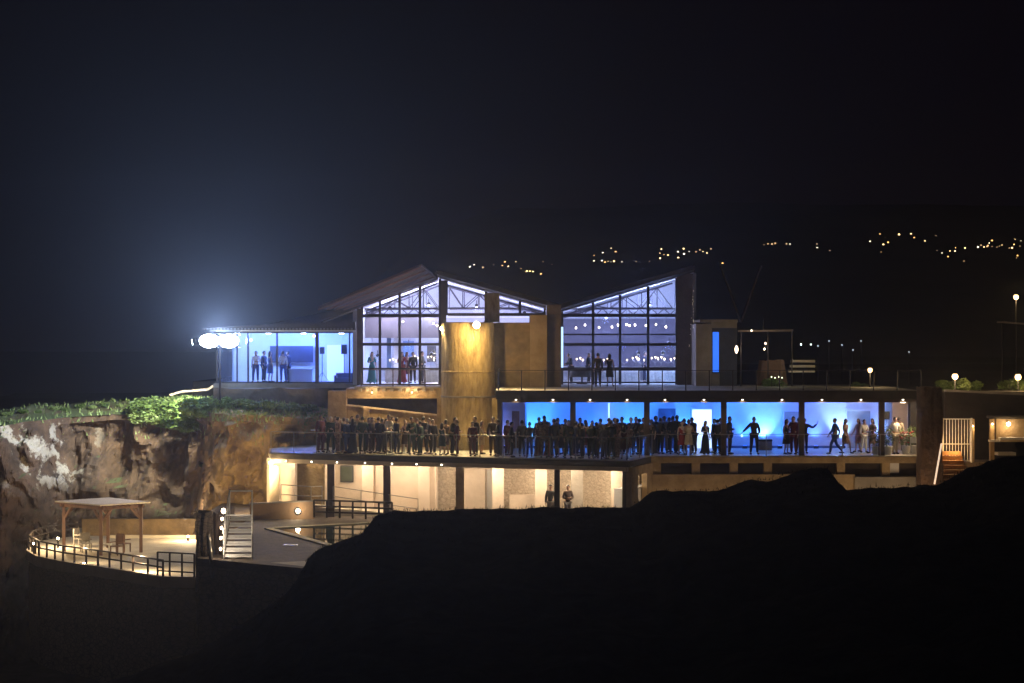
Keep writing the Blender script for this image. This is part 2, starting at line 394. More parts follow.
SH = [(6,412,1.0,1),(22,409,1.1,0),(38,409,.9,2),(52,406,1.1,1),(66,407,1.,0),(80,404,1.1,2),(93,405,1.,1),(107,403,1.2,0),(121,404,1.,1),(134,403,1.1,0),
      (146,404,1.3,1),(157,406,1.5,0),(167,405,1.5,1),(178,405,1.6,2),(189,405,1.6,1),(199,405,1.5,0),(210,404,1.4,1),
      (150,413,1.3,2),(162,415,1.3,1),(174,416,1.4,0),(185,415,1.4,1),(196,416,1.3,2),(206,413,1.2,0),(148,421,1.0,1),(188,425,1.0,1),(196,428,.9,0),(170,423,.9,2),
      (222,403,1.3,2),(238,404,1.3,0),(254,405,1.2,2),(270,406,1.2,0),(288,407,1.1,2),(305,408,1.1,0)]
SHL = ['low olive shrub at the far left end of the cliff top', 'dark leafy shrub second in from the left end of cliff top', 'ragged shrub above the pale chalk outcrop',
 'pale shrub on the rim right of the chalk outcrop', 'dim green shrub on the bare stretch of cliff rim', 'shrub with thin grey leaves on the bare rim', 'pale low shrub halfway along the bare rim',
 'wide dark shrub on the middle of the rim', 'small pale shrub in the middle of the rim', 'leafy shrub just left of the bright green clump',
 'bright pale shrub starting the lit clump on its left', 'lit green shrub second in the top row of the clump', 'lit pale shrub third in the top row of the clump', 'big lit shrub fourth in the top row of the clump',
 'big pale shrub under the floodlight in the clump', 'lit shrub last but one in the top row of the clump', 'rounded pale shrub at the right end of the lit clump',
 'shrub hanging over the rim at the left of the clump', 'pale shrub hanging over the rim second from left', 'shrub hanging over the rim in the middle of the clump', 'pale shrub hanging below the biggest lit shrub',
 'shrub hanging over the rim above the dark gully', 'shrub at the right end of the hanging row', 'lone pale shrub low on the face left of clump', 'pale shrub trailing down the gully', 'lowest shrub trailing down the dark gully',
 'small shrub tucked under the hanging row', 'dark shrub below the left corner of the glass pavilion', 'dark shrub second below the glass pavilion', 'dark shrub under the middle of the glass pavilion',
 'dark shrub fourth below the glass pavilion', 'dark shrub below the right half of the glass pavilion', 'dark shrub beside the tan wall left of crowd']
for i, (px, py, s, k) in enumerate(SH):
    t = shrubs[k] if k not in used else copy_tree(shrubs[k]); used.add(k)
    # stand it on the cliff surface seen at that pixel
    best = min(((abs((512+q.x/q.y*F)-px)+abs(341.5-(q.z-CZ)/q.y*F-py-4), q) for q in (cliffpt(px+du, v) for du in (-2,0,2) for v in [.6+.01*a for a in range(41)]+[1+.005*a for a in range(40)])), key=lambda a: a[0])[1]
    t.location = best; s *= (1.05 if py < 408 else 1.9) if 145 < px < 212 else .5 if px < 140 else .9; t.scale = (s*.62, s*.62, s*.42); t.rotation_euler = (0, 0, i*1.7); t['label'] = SHL[i]
gc = MB()
for k in range(9000):
    px = random.uniform(-60, 330); v = random.choice([random.uniform(.9,1.02), random.uniform(1,1.12), random.uniform(1,1.2)])
    if px < 138 and random.random() < .85: continue
    if v < .97 and random.random() < .8: continue
    p = cliffpt(px, v); a = random.uniform(0, 6.28); s = random.uniform(.04,.12)
    d = Vector((math.cos(a), math.sin(a), .1))*s*.5
    gc.add([p-d, p+d, p+Vector((random.uniform(-.1,.1), random.uniform(-.1,.1), s*2.0))], [(0,1,2)])
tag(gc.build('grass', 'leaf_pale'), 'tangled grass and ground cover on the cliff top', 'grass', kind='stuff')

# ------------------------------------------------------------------ rails and fences
def railing(name, label, pts, h, step, rails=(1.,), mat='rail', pr=.022, rr=.022, glass=None, cat='railing', group=None, square=False, ends=True):
    t = thing(name, label, cat, pts[0], group)
    for a, b in zip(pts, pts[1:]):
        a, b = Vector(a), Vector(b); L = (b-a).length; n = max(1, round(L/step))
        for i in range(n+1):
            if i == 0 and a != Vector(pts[0]): continue
            p = a+(b-a)*i/n; m_ = MB()
            (m_.box(p.x-pr, p.x+pr, p.y-pr, p.y+pr, p.z, p.z+h) if square else m_.tube(p, p+Vector((0,0,h)), pr, n=8)).build('post', mat, t)
            if glass and i < n:
                q = a+(b-a)*(i+1)/n; e = (q-p).normalized()*.06
                MB().bar(p+e+Vector((0,0,h*.5)), q-e+Vector((0,0,h*.5)), .012, h*.82).build('glass_panel', glass, t)
    for r in rails:
        m_ = MB()
        for a, b in zip(pts, pts[1:]):
            a, b = Vector(a), Vector(b); o = Vector((0,0,h*r))
            m_.bar(a+o, b+o, rr*2, rr*2) if square else m_.tube(a+o, b+o, rr, n=8)
        m_.build('top_rail' if r == max(rails) else 'rail', mat, t)
    return t

# ------------------------------------------------------------------ patio with pergola (lower left)
pf = []
for px, py in [(196,577),(160,576.5),(130,571.5),(95,566),(60,561),(36,556),(26,550),(30,545),(45,540),(75,536)]:
    D = DZ(py, ZP); pf.append((X(px, D), D))
poly = pf+[(X(70,119),119),(X(212,119),119),(X(212,96),96)]
struct('patio', MB().prism(poly, ZP-.5, ZP), 'patio')
inner = [(x*1.0+.25, y+.25) for x, y in pf]
tw = thing('retaining_wall', 'dark stone retaining wall below the pergola patio', 'wall', (pf[3][0], pf[3][1], -4))
MB().prism([(x+.12, y+.12) for x, y in poly], -4, ZP-.5).build('wall', 'darkstone', tw)
struct('lower_ground', MB().prism([(-60,60),(-4,60),(-4,125),(-60,125)], -8, -5.4), 'hill')
fp = [(x+.12, y+.12, ZP) for x, y in pf[1:]]
railing('timber_fence', 'dark two-rail fence curving round the front of the pergola patio', fp, .72, 1.15, (1., .55), 'darkwood', .045, .035, None, 'fence', None, True)
fa = (X(155,DZ(575.5,ZP)), DZ(575.5,ZP), ZP+.0); D2 = DZ(577.5, ZP)
railing('timber_fence', 'taller dark three-rail fence section beside the rough pier', [(fa[0]+.1,fa[1]+.1,ZP), (X(194,D2),D2+.1,ZP)], 1.05, .62, (1.,.62,.2), 'darkwood', .04, .03, None, 'fence', None, True)
# kerb and rough wall at the foot of the cliff
tag(MB().box(X(82,114), X(196,114), 114, 114.7, ZP, Z(519,114)).build('stone_wall', pm('ochre_rough_stone', (.24,.165,.075), .95, (.08,.055,.028), 1.1, 1., detail=9)), 'rough ochre stone wall behind the pergola patio', 'wall')
struct('kerb', MB().box(X(110,112.6), X(196,112.6), 112.6, 112.8, ZP, ZP+.16), 'patio')
# pergola
Dp0, Dp1 = 103.5, 108.5
pg = thing('pergola', 'reddish timber pergola with pale flat canopy on the lower patio', 'pergola', (X(105,Dp0), Dp0, ZP))
ztop = ZP+2.28
corners = [(X(101,Dp0),Dp0),(X(141,105.),105.),(X(64,105.5),105.5),(X(108,107.5),107.5)]
for x, y in corners: MB().box(x-.075, x+.075, y-.075, y+.075, ZP, ztop).build('post', 'timber', pg, bevel=.01)
def lerp2(a, b, t): return Vector((a[0]+(b[0]-a[0])*t, a[1]+(b[1]-a[1])*t, 0))
for a, b in ((0,1),(0,2),(1,3),(2,3)):
    A = lerp2(corners[a], corners[b], -.08); B = lerp2(corners[a], corners[b], 1.08)
    MB().bar(A+Vector((0,0,ztop+.09)), B+Vector((0,0,ztop+.09)), .12, .2).build('beam', 'timber', pg)
    for s, e in ((a,b),(b,a)):
        p = lerp2(corners[s], corners[e], 0); d = (lerp2(corners[e], corners[s], 0)-p).normalized()
        MB().bar(p+d*.08+Vector((0,0,ztop-.55)), p+d*.6+Vector((0,0,ztop)), .08, .1).build('brace', 'timber', pg)
cc = [lerp2(corners[a], corners[b], -.12) for a, b in ((0,3),(1,2),(3,0),(2,1))]
MB().prism([(c.x, c.y) for c in cc], ztop+.2, ztop+.27).build('canopy', 'canopy', pg)
sl = MB()
for i in range(9):
    t = i/8; a = cc[0].lerp(cc[1], t); b = cc[3].lerp(cc[2], t); sl.bar(a+Vector((0,0,ztop+.17)), b+Vector((0,0,ztop+.17)), .05, .05)
sl.build('batten', 'timber', pg)
# wooden chairs and table
def wchair(px, py, rz, label, mat):
    D = DZ(py, ZP); t = thing('chair', label, 'chair', (X(px,D), D, ZP), 'chairs under the pergola')
    L = Vector(t.location)
    def w(m_, n): m_.v = [L+v for v in m_.v]; return m_.build(n, mat, t)
    w(MB().box(-.25,.25,-.25,.25,.42,.46), 'seat'); w(MB().box(-.25,.25,.22,.26,.5,.95), 'backrest')
    for sx in (-.22,.22):
        for sy in (-.22,.22): w(MB().box(sx-.025,sx+.025,sy-.025,sy+.025,0,.42 if sy<0 else .95), 'leg')
        w(MB().box(sx-.03,sx+.03,-.24,.2,.62,.66), 'armrest')
    t.rotation_euler = (0,0,rz)
wchair(86,552,.4,'grey wooden armchair left of the front pergola post','concrete')
wchair(117,555,-.5,'reddish wooden armchair right of the front pergola post','timber')
wchair(124,552,2.6,'reddish wooden chair facing the armchair under the pergola','timber')
wchair(80,547,1.2,'grey wooden armchair furthest back on the patio','concrete')
D = DZ(553, ZP); L = Vector((X(105,D), D, ZP)); tt = thing('side_table', 'small white square side table beside the pergola post', 'table', L)
MB().box(L.x-.3,L.x+.3,L.y-.3,L.y+.3,L.z+.42,L.z+.46).build('tabletop', 'whiterail', tt)
for sx in (-.25,.25):
    for sy in (-.25,.25): MB().box(L.x+sx-.025,L.x+sx+.025,L.y+sy-.025,L.y+sy+.025,L.z,L.z+.42).build('leg', 'whiterail', tt)
def bollard(px, py, z, label, watts, col=(1,.72,.4), h=.45, group='low garden lamps'):
    D = DZ(py, z); t = thing('bollard_lamp', label, 'lamp', (X(px,D),D,z), group); c = Vector((X(px,D),D,z))
    MB().lathe(c, [(.05,0),(.05,h)], 10).build('post', 'steel', t)
    MB().lathe(c, [(.05,h),(.055,h+.1 if h > .1 else h+.03)], 10).build('lens', 'bulb', t)
    if h > .1: MB().lathe(c, [(.08,h+.1),(.05,h+.14)], 10).build('cap', 'steel', t)
    lamp('POINT', c+Vector((0,.1,h+.75)), watts, col, t, .08)
bollard(58, 548, ZP, 'low lamp at the back bend of the patio fence', 420)
bollard(34, 553.5, ZP, 'low lamp at the left tip of the patio', 130)
bollard(142, 572.5, ZP, 'flush floor light on the patio edge near the tall fence section', 300, h=.03)
bollard(84, 564, ZP, 'flush floor light behind the curved patio fence below the pergola', 240, h=.03)
bollard(188, 541, ZP, 'low lamp at the foot of the ochre stone wall beside the pier', 420, h=.2)

# ------------------------------------------------------------------ pool deck
deck = [(-12.35,82),(-7.9,78.4),(9,76),(9,111),(-15.2,111),(-15.2,100.5),(-12.6,99.5)]
struct('pool_deck', MB().prism(deck, ZD-.3, ZD), 'deck')
dw = tag(MB().prism([(x*.995,y+.08) for x,y in deck], -6, ZD-.3).build('deck_wall', 'darkstone'), 'dark retaining wall carrying the pool deck', 'wall')
pool = [(X(px,DZ(py,ZD)), DZ(py,ZD)) for px, py in [(268,529),(390,522.5),(420,530),(400,552),(330,546)]]
struct('pool_water', MB().prism(pool, ZD+.002, ZD+.012), 'water')
cp = MB()
for i in range(5):
    a, b = Vector((*pool[i],0)), Vector((*pool[(i+1)%5],0)); cp.bar(a+Vector((0,0,ZD+.03)), b+Vector((0,0,ZD+.03)), .35, .06)
struct('pool_coping', cp, 'patio')
D = DZ(546, ZD)
tag(MB().box(X(283,D),X(297,D),D,D+.5,ZD+.004,ZD+.03).build('drain_cover','floor'), 'pale rectangular cover set in the dark pool deck', 'drain cover')
struct('deck_edge_paving', MB().prism([(-9.3,80.2),(-7.9,79.0),(-6.5,78.8),(-6.9,81.4)], ZD, ZD+.01), 'patio')
# low wall with spotlight, and fence
D = 100.0
lw = thing('low_wall', 'long low tan wall at the back of the pool deck', 'wall', (X(252,D),D,ZD))
MB().wallprism([(X(250,D),ZD),(X(314,D),ZD),(X(314,D),Z(501.5,D)),(X(250,D),Z(504.5,D))], D, D+.35).build('wall', pm('tan_low_wall',(.34,.22,.13),.85,(.25,.16,.09),1.5,.3), lw)
MB().bar(P(249,504,D)+Vector((0,.17,.0)), P(315,501,D)+Vector((0,.17,.0)), .42, .06).build('coping', 'concrete', lw)
sp_ = thing('recessed_wall_light', 'bright round light set in the low tan wall', 'lamp', P(298,511,D-.03))
MB().ball(P(298,511,D-.03), .1, .04, .1).build('lens', 'bulb', sp_); MB().tube(P(298,511,D-.02),P(298,511,D+.01),.2,.2,14).build('ring','steel',sp_)
lamp('POINT', P(298,510,D-.5), 26, (1,.8,.52), sp_, .1)
Df = 99.6
railing('timber_fence', 'dark slatted fence right of the low tan wall on pool deck', [(X(314,Df),Df,ZD+.12),(X(392,Df-1.5),Df-1.5,ZD+.12)], .82, .7, (1.,.66,.33), 'darkwood', .045, .04, None, 'fence', None, True)
# ramp rails behind
railing('ramp_handrail', 'thin pale handrail of the ramp under the balcony, left end', [(X(281,101.5),101.5,ZD+.6),(X(311,101.5),101.5,ZD+.5),(X(322,102.5),102.5,ZD+.45)], .95, 1.6, (1.,.5), 'rail', .02, .022)
railing('ramp_handrail', 'long thin handrail of the ramp under the balcony', [(X(333,101),101,ZD+.55),(X(418,99.5),99.5,ZD+.05)], .95, 1.5, (1.,.5), 'rail', .02, .022)
struct('ramp', MB().wallprism([(X(278,102),ZD),(X(420,102),ZD),(X(420,102),ZD+.05),(X(278,102),ZD+.6)], 101.6, 103.2), 'patio')

# white metal stair
st = thing('metal_stairs', 'white metal open stair with side rails at the edge of the pool deck', 'stairs', (X(239,81),81,ZD))
D0 = DZ(559, ZD); x0, x1 = X(223,D0), X(252.5,D0)
n = 7; rise = .21; run = .42
for i in range(n):
    z = ZD+rise*(i+.35); y = D0+run*i
    xa, xb = x0-.02*i, x1-.055*i
    MB().box(xa+.05, xb-.05, y, y+.32, z-.05, z).build('tread', 'whiterail', st)
    MB().box(xa+.05, xb-.05, y+.3, y+.315, z, z+.09).build('riser', 'whiterail', st)
for sx, k in ((x0,-.02),(x1,-.055)):
    a = Vector((sx, D0-.1, ZD)); b = Vector((sx+k*n, D0+run*n, ZD+rise*n))
    MB().bar(a+Vector((0,0,.02)), b+Vector((0,0,.02)), .05, .2).build('stringer', 'whiterail', st)
    MB().tube(a+Vector((0,0,.95)), b+Vector((0,0,1.0)), .03).build('handrail', 'whiterail', st)
    MB().tube(a+Vector((0,0,.5)), b+Vector((0,0,.55)), .02).build('middle_rail', 'whiterail', st)
    for i in (0, 2.3, 4.6, 7):
        p = a.lerp(b, i/7); MB().tube(p, p+Vector((0,0,1.0)), .028).build('post', 'whiterail', st)
for i in (0.05, 3, 7):
    t = i/7; a = Vector((x0-.02*i, D0+run*i, ZD+rise*i+.98)); b = Vector((x1-.055*i, D0+run*i, ZD+rise*i+.98))
    if i > 2: MB().tube(a, b, .028).build('cross_rail', 'whiterail', st)
# rough pier between patio and stairs
def rough(name, poly, z0, z1, mat, amp, label, cat, seed=0, taper=.1):
    m_ = MB(); n = 26; k = 22; cx = sum(p[0] for p in poly)/len(poly); cy = sum(p[1] for p in poly)/len(poly)
    rx = (max(p[0] for p in poly)-min(p[0] for p in poly))/2; ry = (max(p[1] for p in poly)-min(p[1] for p in poly))/2
    vs_ = []
    for j in range(k+1):
        z = z0+(z1-z0)*j/k
        for i in range(n):
            t = 2*math.pi*i/n; c, s = math.cos(t), math.sin(t)
            e = 4; r = (abs(c)**e+abs(s)**e)**(-1/e)
            q = Vector((c*2, s*2, z*.9+seed)); d = 1+amp*noise.fractal(q, 1., 2., 4)-taper*j/k
            vs_.append((cx+c*r*rx*d, cy+s*r*ry*d, z+(.12*noise.noise(q*2) if j == k else 0)))
    m_.add(vs_, [(j*n+i, j*n+(i+1)%n, (j+1)*n+(i+1)%n, (j+1)*n+i) for j in range(k) for i in range(n)]+[tuple(range(k*n, (k+1)*n))])
    return tag(m_.build(name, mat), label, cat)
D = 82.5
rough('rock_pier', [(X(193,D),D),(X(211,D),D+1.2)], -4, Z(513,D), 'darkstone', .35, 'rough dark rock pier between the patio fence and the stairs', 'rock', 3, .25)
rough('stone_wall', [(X(207,D),D+1.),(X(222,D),D+4.5)], -4, Z(515,D), pm('stair_side_wall',(.22,.16,.12),.9,(.13,.09,.07),1.5,.6), .12, 'rough stone wall carrying small lights left of the white stair', 'wall', 9, .08)
tag(MB().tube(P(208,535,81.6), P(213,578,81.6), .08, .08).build('downpipe', 'rail'), 'pale grey pipe running down the rough dark pier', 'pipe')
for i, (px, py) in enumerate([(223.5,511),(222,519),(221.5,528),(221,538),(220.5,549)]):
    q = P(px, py, 81.9); t = thing('step_light', ['topmost','second highest','middle','second lowest','lowest'][i]+' small warm light on the wall beside the white stair', 'lamp', q, 'small lights beside the stair')
    MB().ball(q, .045 if i else .08, .04, .06 if i else .1).build('lens', 'bulb', t); MB().box(q.x-.09,q.x+.09,q.y+.03,q.y+.08,q.z-.1,q.z+.12).build('backplate','steel',t)
    lamp('POINT', q+Vector((.25,-.2,.1)), 9 if i else 16, (1,.8,.6), t, .05)

# ------------------------------------------------------------------ main building
B = thing('clifftop_building', 'long two-storey clifftop venue with zigzag roof, round tower and blue lit terrace room', 'building', (0,100,ZD))
Lp = (X(270,102), 102.); Rp = (X(629,95.2), 95.2); Rc = (X(650,99), 99.); Re = (X(921,99), 99.)
def front(px):      # point on the slanting balcony edge seen at column px
    a, b = Vector((Lp[0],Lp[1],0)), Vector((Rp[0],Rp[1],0)); k = (px-512)/F
    t = (k*a.y-a.x)/((b.x-a.x)-k*(b.y-a.y)); return a.lerp(b, t)
# balcony floor
ter = [Lp, Rp, Rc, Re, (Re[0],112), (X(330,112),112), (X(270,106),106)]
MB().prism(ter, ZT-.04, ZT).build('terrace_floor', 'floor', B)
e = .06
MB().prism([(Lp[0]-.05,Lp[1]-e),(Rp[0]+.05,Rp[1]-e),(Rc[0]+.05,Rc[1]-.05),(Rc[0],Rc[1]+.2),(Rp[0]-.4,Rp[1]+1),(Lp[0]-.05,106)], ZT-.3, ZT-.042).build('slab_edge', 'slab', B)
MB().prism([(Lp[0]+.1,Lp[1]+.1),(Rp[0]-.1,Rp[1]+.1),(Rc[0]-.2,Rc[1]),(Rc[0]-.2,111),(Lp[0]+.1,107)], ZT-.45, ZT-.302).build('gallery_ceiling', 'plaster', B)
MB().prism([(Lp[0]+.02,Lp[1]+.0),(Rp[0]-.02,Rp[1]+.0),(Rp[0]-.02,Rp[1]+.09),(Lp[0]+.02,Lp[1]+.09)], ZT-.5, ZT-.301).build('beam', 'plaster', B)
# right section edge beam, piers, basement wall
MB().box(Rc[0], Re[0], 99-.05, 99.35, ZT-.34, ZT-.045).build('beam', 'ochre', B)
for px in (657,696,734,768,841,886): MB().pbox(px-4, px+4, 462.5, 476, 99.05, .5).build('pier', 'ochre', B)
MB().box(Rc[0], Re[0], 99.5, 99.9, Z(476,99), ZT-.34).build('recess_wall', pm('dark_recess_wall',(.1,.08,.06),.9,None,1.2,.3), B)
MB().box(Rc[0], X(855,98.9), 98.9, 99.9, 2, Z(474.5,98.9)).build('basement_wall', 'ochre', B)
MB().box(X(855,98.8), Re[0], 98.8, 99.9, 2, Z(477,98.9)).build('basement_wall', 'concrete', B)
MB().pbox(889, 899, 463, 473, 99.2, .1).build('window', 'white', B)
# diagonal return wall with small opening
a, b = Vector((Rp[0],Rp[1],0)), Vector((Rc[0],Rc[1],0)); dd = (b-a)
def rw(t0, t1, z0, z1, m_): return m_.bar(a+dd*t0+Vector((0,0,(z0+z1)/2)), a+dd*t1+Vector((0,0,(z0+z1)/2)), .25, z1-z0)
m_ = MB(); rw(0,.3,3,ZT-.32,m_); rw(.3,.72,Z(474,97),ZT-.32,m_); rw(.72,1.02,3,ZT-.32,m_); m_.build('return_wall', 'ochre', B)
MB().prism([(Rp[0]+.1,Rp[1]+.3),(Rc[0]-.2,Rc[1]+.2),(Rc[0]-.2,Rc[1]+1.3),(Rp[0]-.6,Rp[1]+1.6)], ZD, ZD+1.7).build('alcove', 'white', B)
# gallery below the balcony: back wall in bays
def back(px, off):
    nrm = Vector((-(Rp[1]-Lp[1]), Rp[0]-Lp[0], 0)).normalized()*off
    a, b = Vector((Lp[0],Lp[1],0))+nrm, Vector((Rp[0],Rp[1],0))+nrm; k = (px-512)/F
    t = (k*a.y-a.x)/((b.x-a.x)-k*(b.y-a.y)); return a.lerp(b, t)
def wseg(px0, px1, off, z0, z1, thick, name, mat):
    a, b = back(px0, off), back(px1, off)
    return MB().bar(a+Vector((0,0,(z0+z1)/2)), b+Vector((0,0,(z0+z1)/2)), thick, z1-z0).build(name, mat, B)
zc = ZT-.452
wseg(268, 296, 3.2, ZD, zc, .25, 'back_wall', 'plaster')
wseg(296, 326, 4.6, ZD, zc, .2, 'rock_face', pm('ochre_rock_face',(.36,.26,.12),.95,(.16,.11,.05),1.2,1.))
wseg(326, 437, 3.4, ZD, zc, .25, 'back_wall', 'plaster')
wseg(437, 462, 4.2, ZD, zc, .25, 'stone_back_wall', 'stone')
wseg(462, 492, 4.6, ZD, zc, .25, 'back_wall', 'plaster')
wseg(503, 545, 4.4, ZD, zc, .25, 'stone_back_wall', 'stone')
wseg(545, 640, 4.2, ZD, zc, .25, 'stone_back_wall', 'stone')
wseg(492, 504, 5.2, ZD, zc, .2, 'recess_wall', 'concrete')
for px, mt in ((498,'plaster'),(541,'plaster'),(577,'concrete'),(617,'plaster'),(368,'plaster'),(424,'plaster')):
    q = back(px, 3.1 if px > 450 else 3.15); MB().box(q.x-.28,q.x+.28,q.y-.2,q.y+.2,ZD,zc).build('pilaster', mt, B)
for px, r, mt in ((331,.17,'column'),(387,.17,'column'),(460,.2,'ochre'),(557,.13,'steel'),(627,.22,'column')):
    q = back(px, .45); MB().box(q.x-r,q.x+r,q.y-r,q.y+r,ZD,zc).build('column', mt, B)
q = back(275, .3); MB().box(q.x-.24,q.x+.24,q.y-.2,q.y+.2,ZD,zc-.2).build('column', 'plaster', B)
# picture window in gallery wall, white door panel
q = back(347, 3.2); wdw = MB().box(q.x-.33,q.x+.33,q.y-.12,q.y-.06,ZD+1.5,ZD+2.35).build('window_frame','frame',B)
MB().box(q.x-.27,q.x+.27,q.y-.14,q.y-.122,ZD+1.56,ZD+2.29).build('pane', pm('dark_green_pane',(.06,.07,.04),.3), wdw)
q = back(478, 4.4); dr = MB().box(q.x-1.0,q.x+.35,q.y-.3,q.y-.22,ZD,ZD+2.25).build('door', 'plaster', B)
MB().box(q.x+.45,q.x+1.,q.y-.3,q.y-.24,ZD,ZD+2.25).build('door', 'door_grey', B)
q = back(528, 4.2); MB().box(q.x-.9,q.x+.9,q.y-.5,q.y-.3,ZD,ZD+1.1).build('low_partition','plaster',B)
# gallery ceiling lights (light inside the room) -------------------------------------------------
def globe(px, off, z, label, watts, col, group):
    q = back(px, off)+Vector((0,0,z)); t = thing('ceiling_light', label, 'lamp', q, group)
    MB().lathe(q, [(.1,-.06),(.14,-.03),(.14,0)], 12).build('lens', 'downlight', t)
    MB().lathe(q, [(.16,0),(.16,.03)], 12).build('housing', 'whiterail', t)
    lamp('POINT', q-Vector((0,0,.25)), watts, col, t, .12)
for px, wt, lb in ((283,38,'left of the first balcony pillar'),(309,20,'over the ochre rock face'),(358,55,'between the two leftmost brown pillars'),(402,55,'right of the second brown pillar'),(440,50,'left of the ochre pillar'),
    (482,70,'over the pale door'),(520,75,'left of the thin steel pillar'),(560,70,'over the two people below the balcony'),(600,75,'near the right end of the gallery')):
    globe(px, 1.9, zc-.03, 'ceiling light under the balcony '+lb, wt*1.9, (1,.79,.55), 'ceiling lights in the lower gallery')
def buttonlight(p, label, group, r=.042):
    t = thing('downlight', label, 'lamp', p, group)
    if p.z > ZT: lamp('SPOT', p-Vector((0,.12,0)), 18, (1,.8,.58), t, .05, p-Vector((0,-.2,3)), 130, .6)
    MB().ball(p, r, .03, r*.9, 10, 6).build('lens', 'downlight', t); MB().tube(p+Vector((0,.0,0)), p+Vector((0,.04,0)), r*1.5, n=12).build('ring', 'steel', t)
nth = ['first','second','third','fourth','fifth','sixth','seventh','eighth','ninth','tenth','eleventh','twelfth']
for i, px in enumerate((286,311.5,337,365,392,416.5,441.5)):
    q = back(px, -.03); buttonlight(Vector((q.x,q.y-.02,ZT-.4)), nth[i]+' from left of the small lights under the balcony edge', 'small lights under the balcony edge')
# round tower
TC = (X(468,105.3), 105.3+.0)
MB().lathe((TC[0],TC[1],0), [(1.34,ZT),(1.34,Z(373,104)),(1.36,Z(372.6,104)),(1.36,Z(371.4,104)),(1.34,Z(371,104)),(1.32,Z(323,104)),(1.25,Z(322,104))], 40).build('round_tower', 'tower', B, smooth=False)
MB().lathe((TC[0],TC[1],0), [(1.36,Z(398,104)),(1.375,Z(397,104)),(1.36,Z(396,104))], 40).build('tower_band', 'concrete', B)
MB().pbox(476, 498.5, 398, 460, 104.7, 4).build('tower_side_wall', 'tower', B)
MB().pbox(474, 530, 322.5, 400, 106.5, 3).build('tower_wall', pm('shaded_render',(.26,.18,.09),.9,(.13,.09,.045),1.4,.4), B)  # tower render darkened, the weaker lamplight here put into the colour
MB().pbox(530, 547, 315, 390, 106.2, 4).build('stair_core', pm('stair_core_render',(.3,.22,.13),.9,(.19,.13,.07),1.2,.3), B)
MB().pbox(547, 561, 305, 390, 106.6, 4).build('dark_pier', 'column', B)
MB().pbox(484.5, 499.5, 293, 322, 107.5, 1.2).build('chimney', 'tower', B)
# terrace room: ceiling slab, beam, columns
zc2 = Z(402.4, 99)
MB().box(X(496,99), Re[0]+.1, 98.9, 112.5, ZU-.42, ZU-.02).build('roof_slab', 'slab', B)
MB().box(X(496,99), Re[0], 98.95, 112.4, ZU-.018, ZU).build('upper_terrace_floor', 'concrete', B)
MB().box(X(500,99), Re[0]-.0, 99.0, 99.2, zc2, ZU-.421).build('beam', 'column', B)
MB().box(X(500,99), Re[0]-.0, 99.3, 107.5, ZU-.56, ZU-.423).build('room_ceiling', 'white', B)
for px in (573,647,724,802,882): MB().pbox(px-2.7, px+2.7, 402.5, 460, 99.25, .28).build('column', 'column', B)
MB().box(X(498,104.6), X(502,99.2)-.0, 99.2, 106.8, ZT, ZU-.43).build('side_wall', 'column', B)
Db = 106.3
MB().box(X(498,Db), X(892,Db), Db, Db+.2, ZT, ZU-.57).build('back_wall', 'white', B)
MB().box(X(892,104.5), Re[0]+.6, 104.5, Db+.1, ZT, ZU-.57).build('back_wall', pm('cream_wall',(.62,.5,.38),.85,(.5,.4,.3),1.5,.1), B)
MB().box(X(525,104.8), X(527,104.8), 104.8, Db, ZT, ZU-.57).build('partition', 'white', B)
bs = MB().box(X(527,Db-.03), X(892,Db-.03), Db-.03, Db, ZT, ZT+.12).build('skirting', 'door_blue', B)
def door(px0, px1, py, mat, name='door', d=.06, frame='white', D=Db):
    o = MB().box(X(px0,D), X(px1,D), D-d, D, ZT, Z(py,D)).build(name, mat, B)
    m_ = MB(); x0, x1, z1 = X(px0,D), X(px1,D), Z(py,D)
    m_.box(x0-.08,x0,D-d-.04,D,ZT,z1+.08); m_.box(x1,x1+.08,D-d-.04,D,ZT,z1+.08); m_.box(x0,x1,D-d-.04,D,z1,z1+.08)
    m_.build('frame', frame, o)
    MB().ball((x1-.12, D-d-.03, ZT+1.0), .03).build('handle', 'rail', o)
    return o
door(512,519.5,411,'door_brown'); door(660,674,410,'door_blue',frame='door_blue')
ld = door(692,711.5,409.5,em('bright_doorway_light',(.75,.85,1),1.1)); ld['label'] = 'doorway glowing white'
door(784,801,411.5,'door_grey'); door(847,870,411,'door_grey')
dg = door(909,919,406,pm('dark_glazed_door',(.06,.09,.12),.2),D=104.5)
m_ = MB()
for x_, y_ in ((609,105.9),): m_.pbox(x_-.7, x_+.7, 403, 448, y_, .1)
m_.build('light_tube', 'strip', B)
NB = [516,553,590,627,665,704,742.5,782,822,861,903]
for i, px in enumerate(NB): buttonlight(P(px,399.4,98.97), nth[i]+' from left of the round lights above the blue room', 'round lights above the blue room', .048)
def uplight(px, D, label, watts, col, z=ZT, group='floor uplights in the blue room', off=.35, ang=80):
    q = Vector((X(px,D), D-off, z)); t = thing('uplight', label, 'lamp', q, group)
    MB().box(q.x-.12,q.x+.12,q.y-.1,q.y+.1,q.z,q.z+.14).build('housing', 'black', t)
    MB().lathe(q+Vector((0,0,.14)), [(.09,0),(.09,.015)], 12).build('lens', em('uplight_lens',col,3), t)
    lamp('SPOT', q+Vector((0,0,.2)), watts, col, t, .06, q+Vector((0,.55,2.2)), ang, .8)
blue = (.02,.17,1.); cy = (.05,.36,1.)
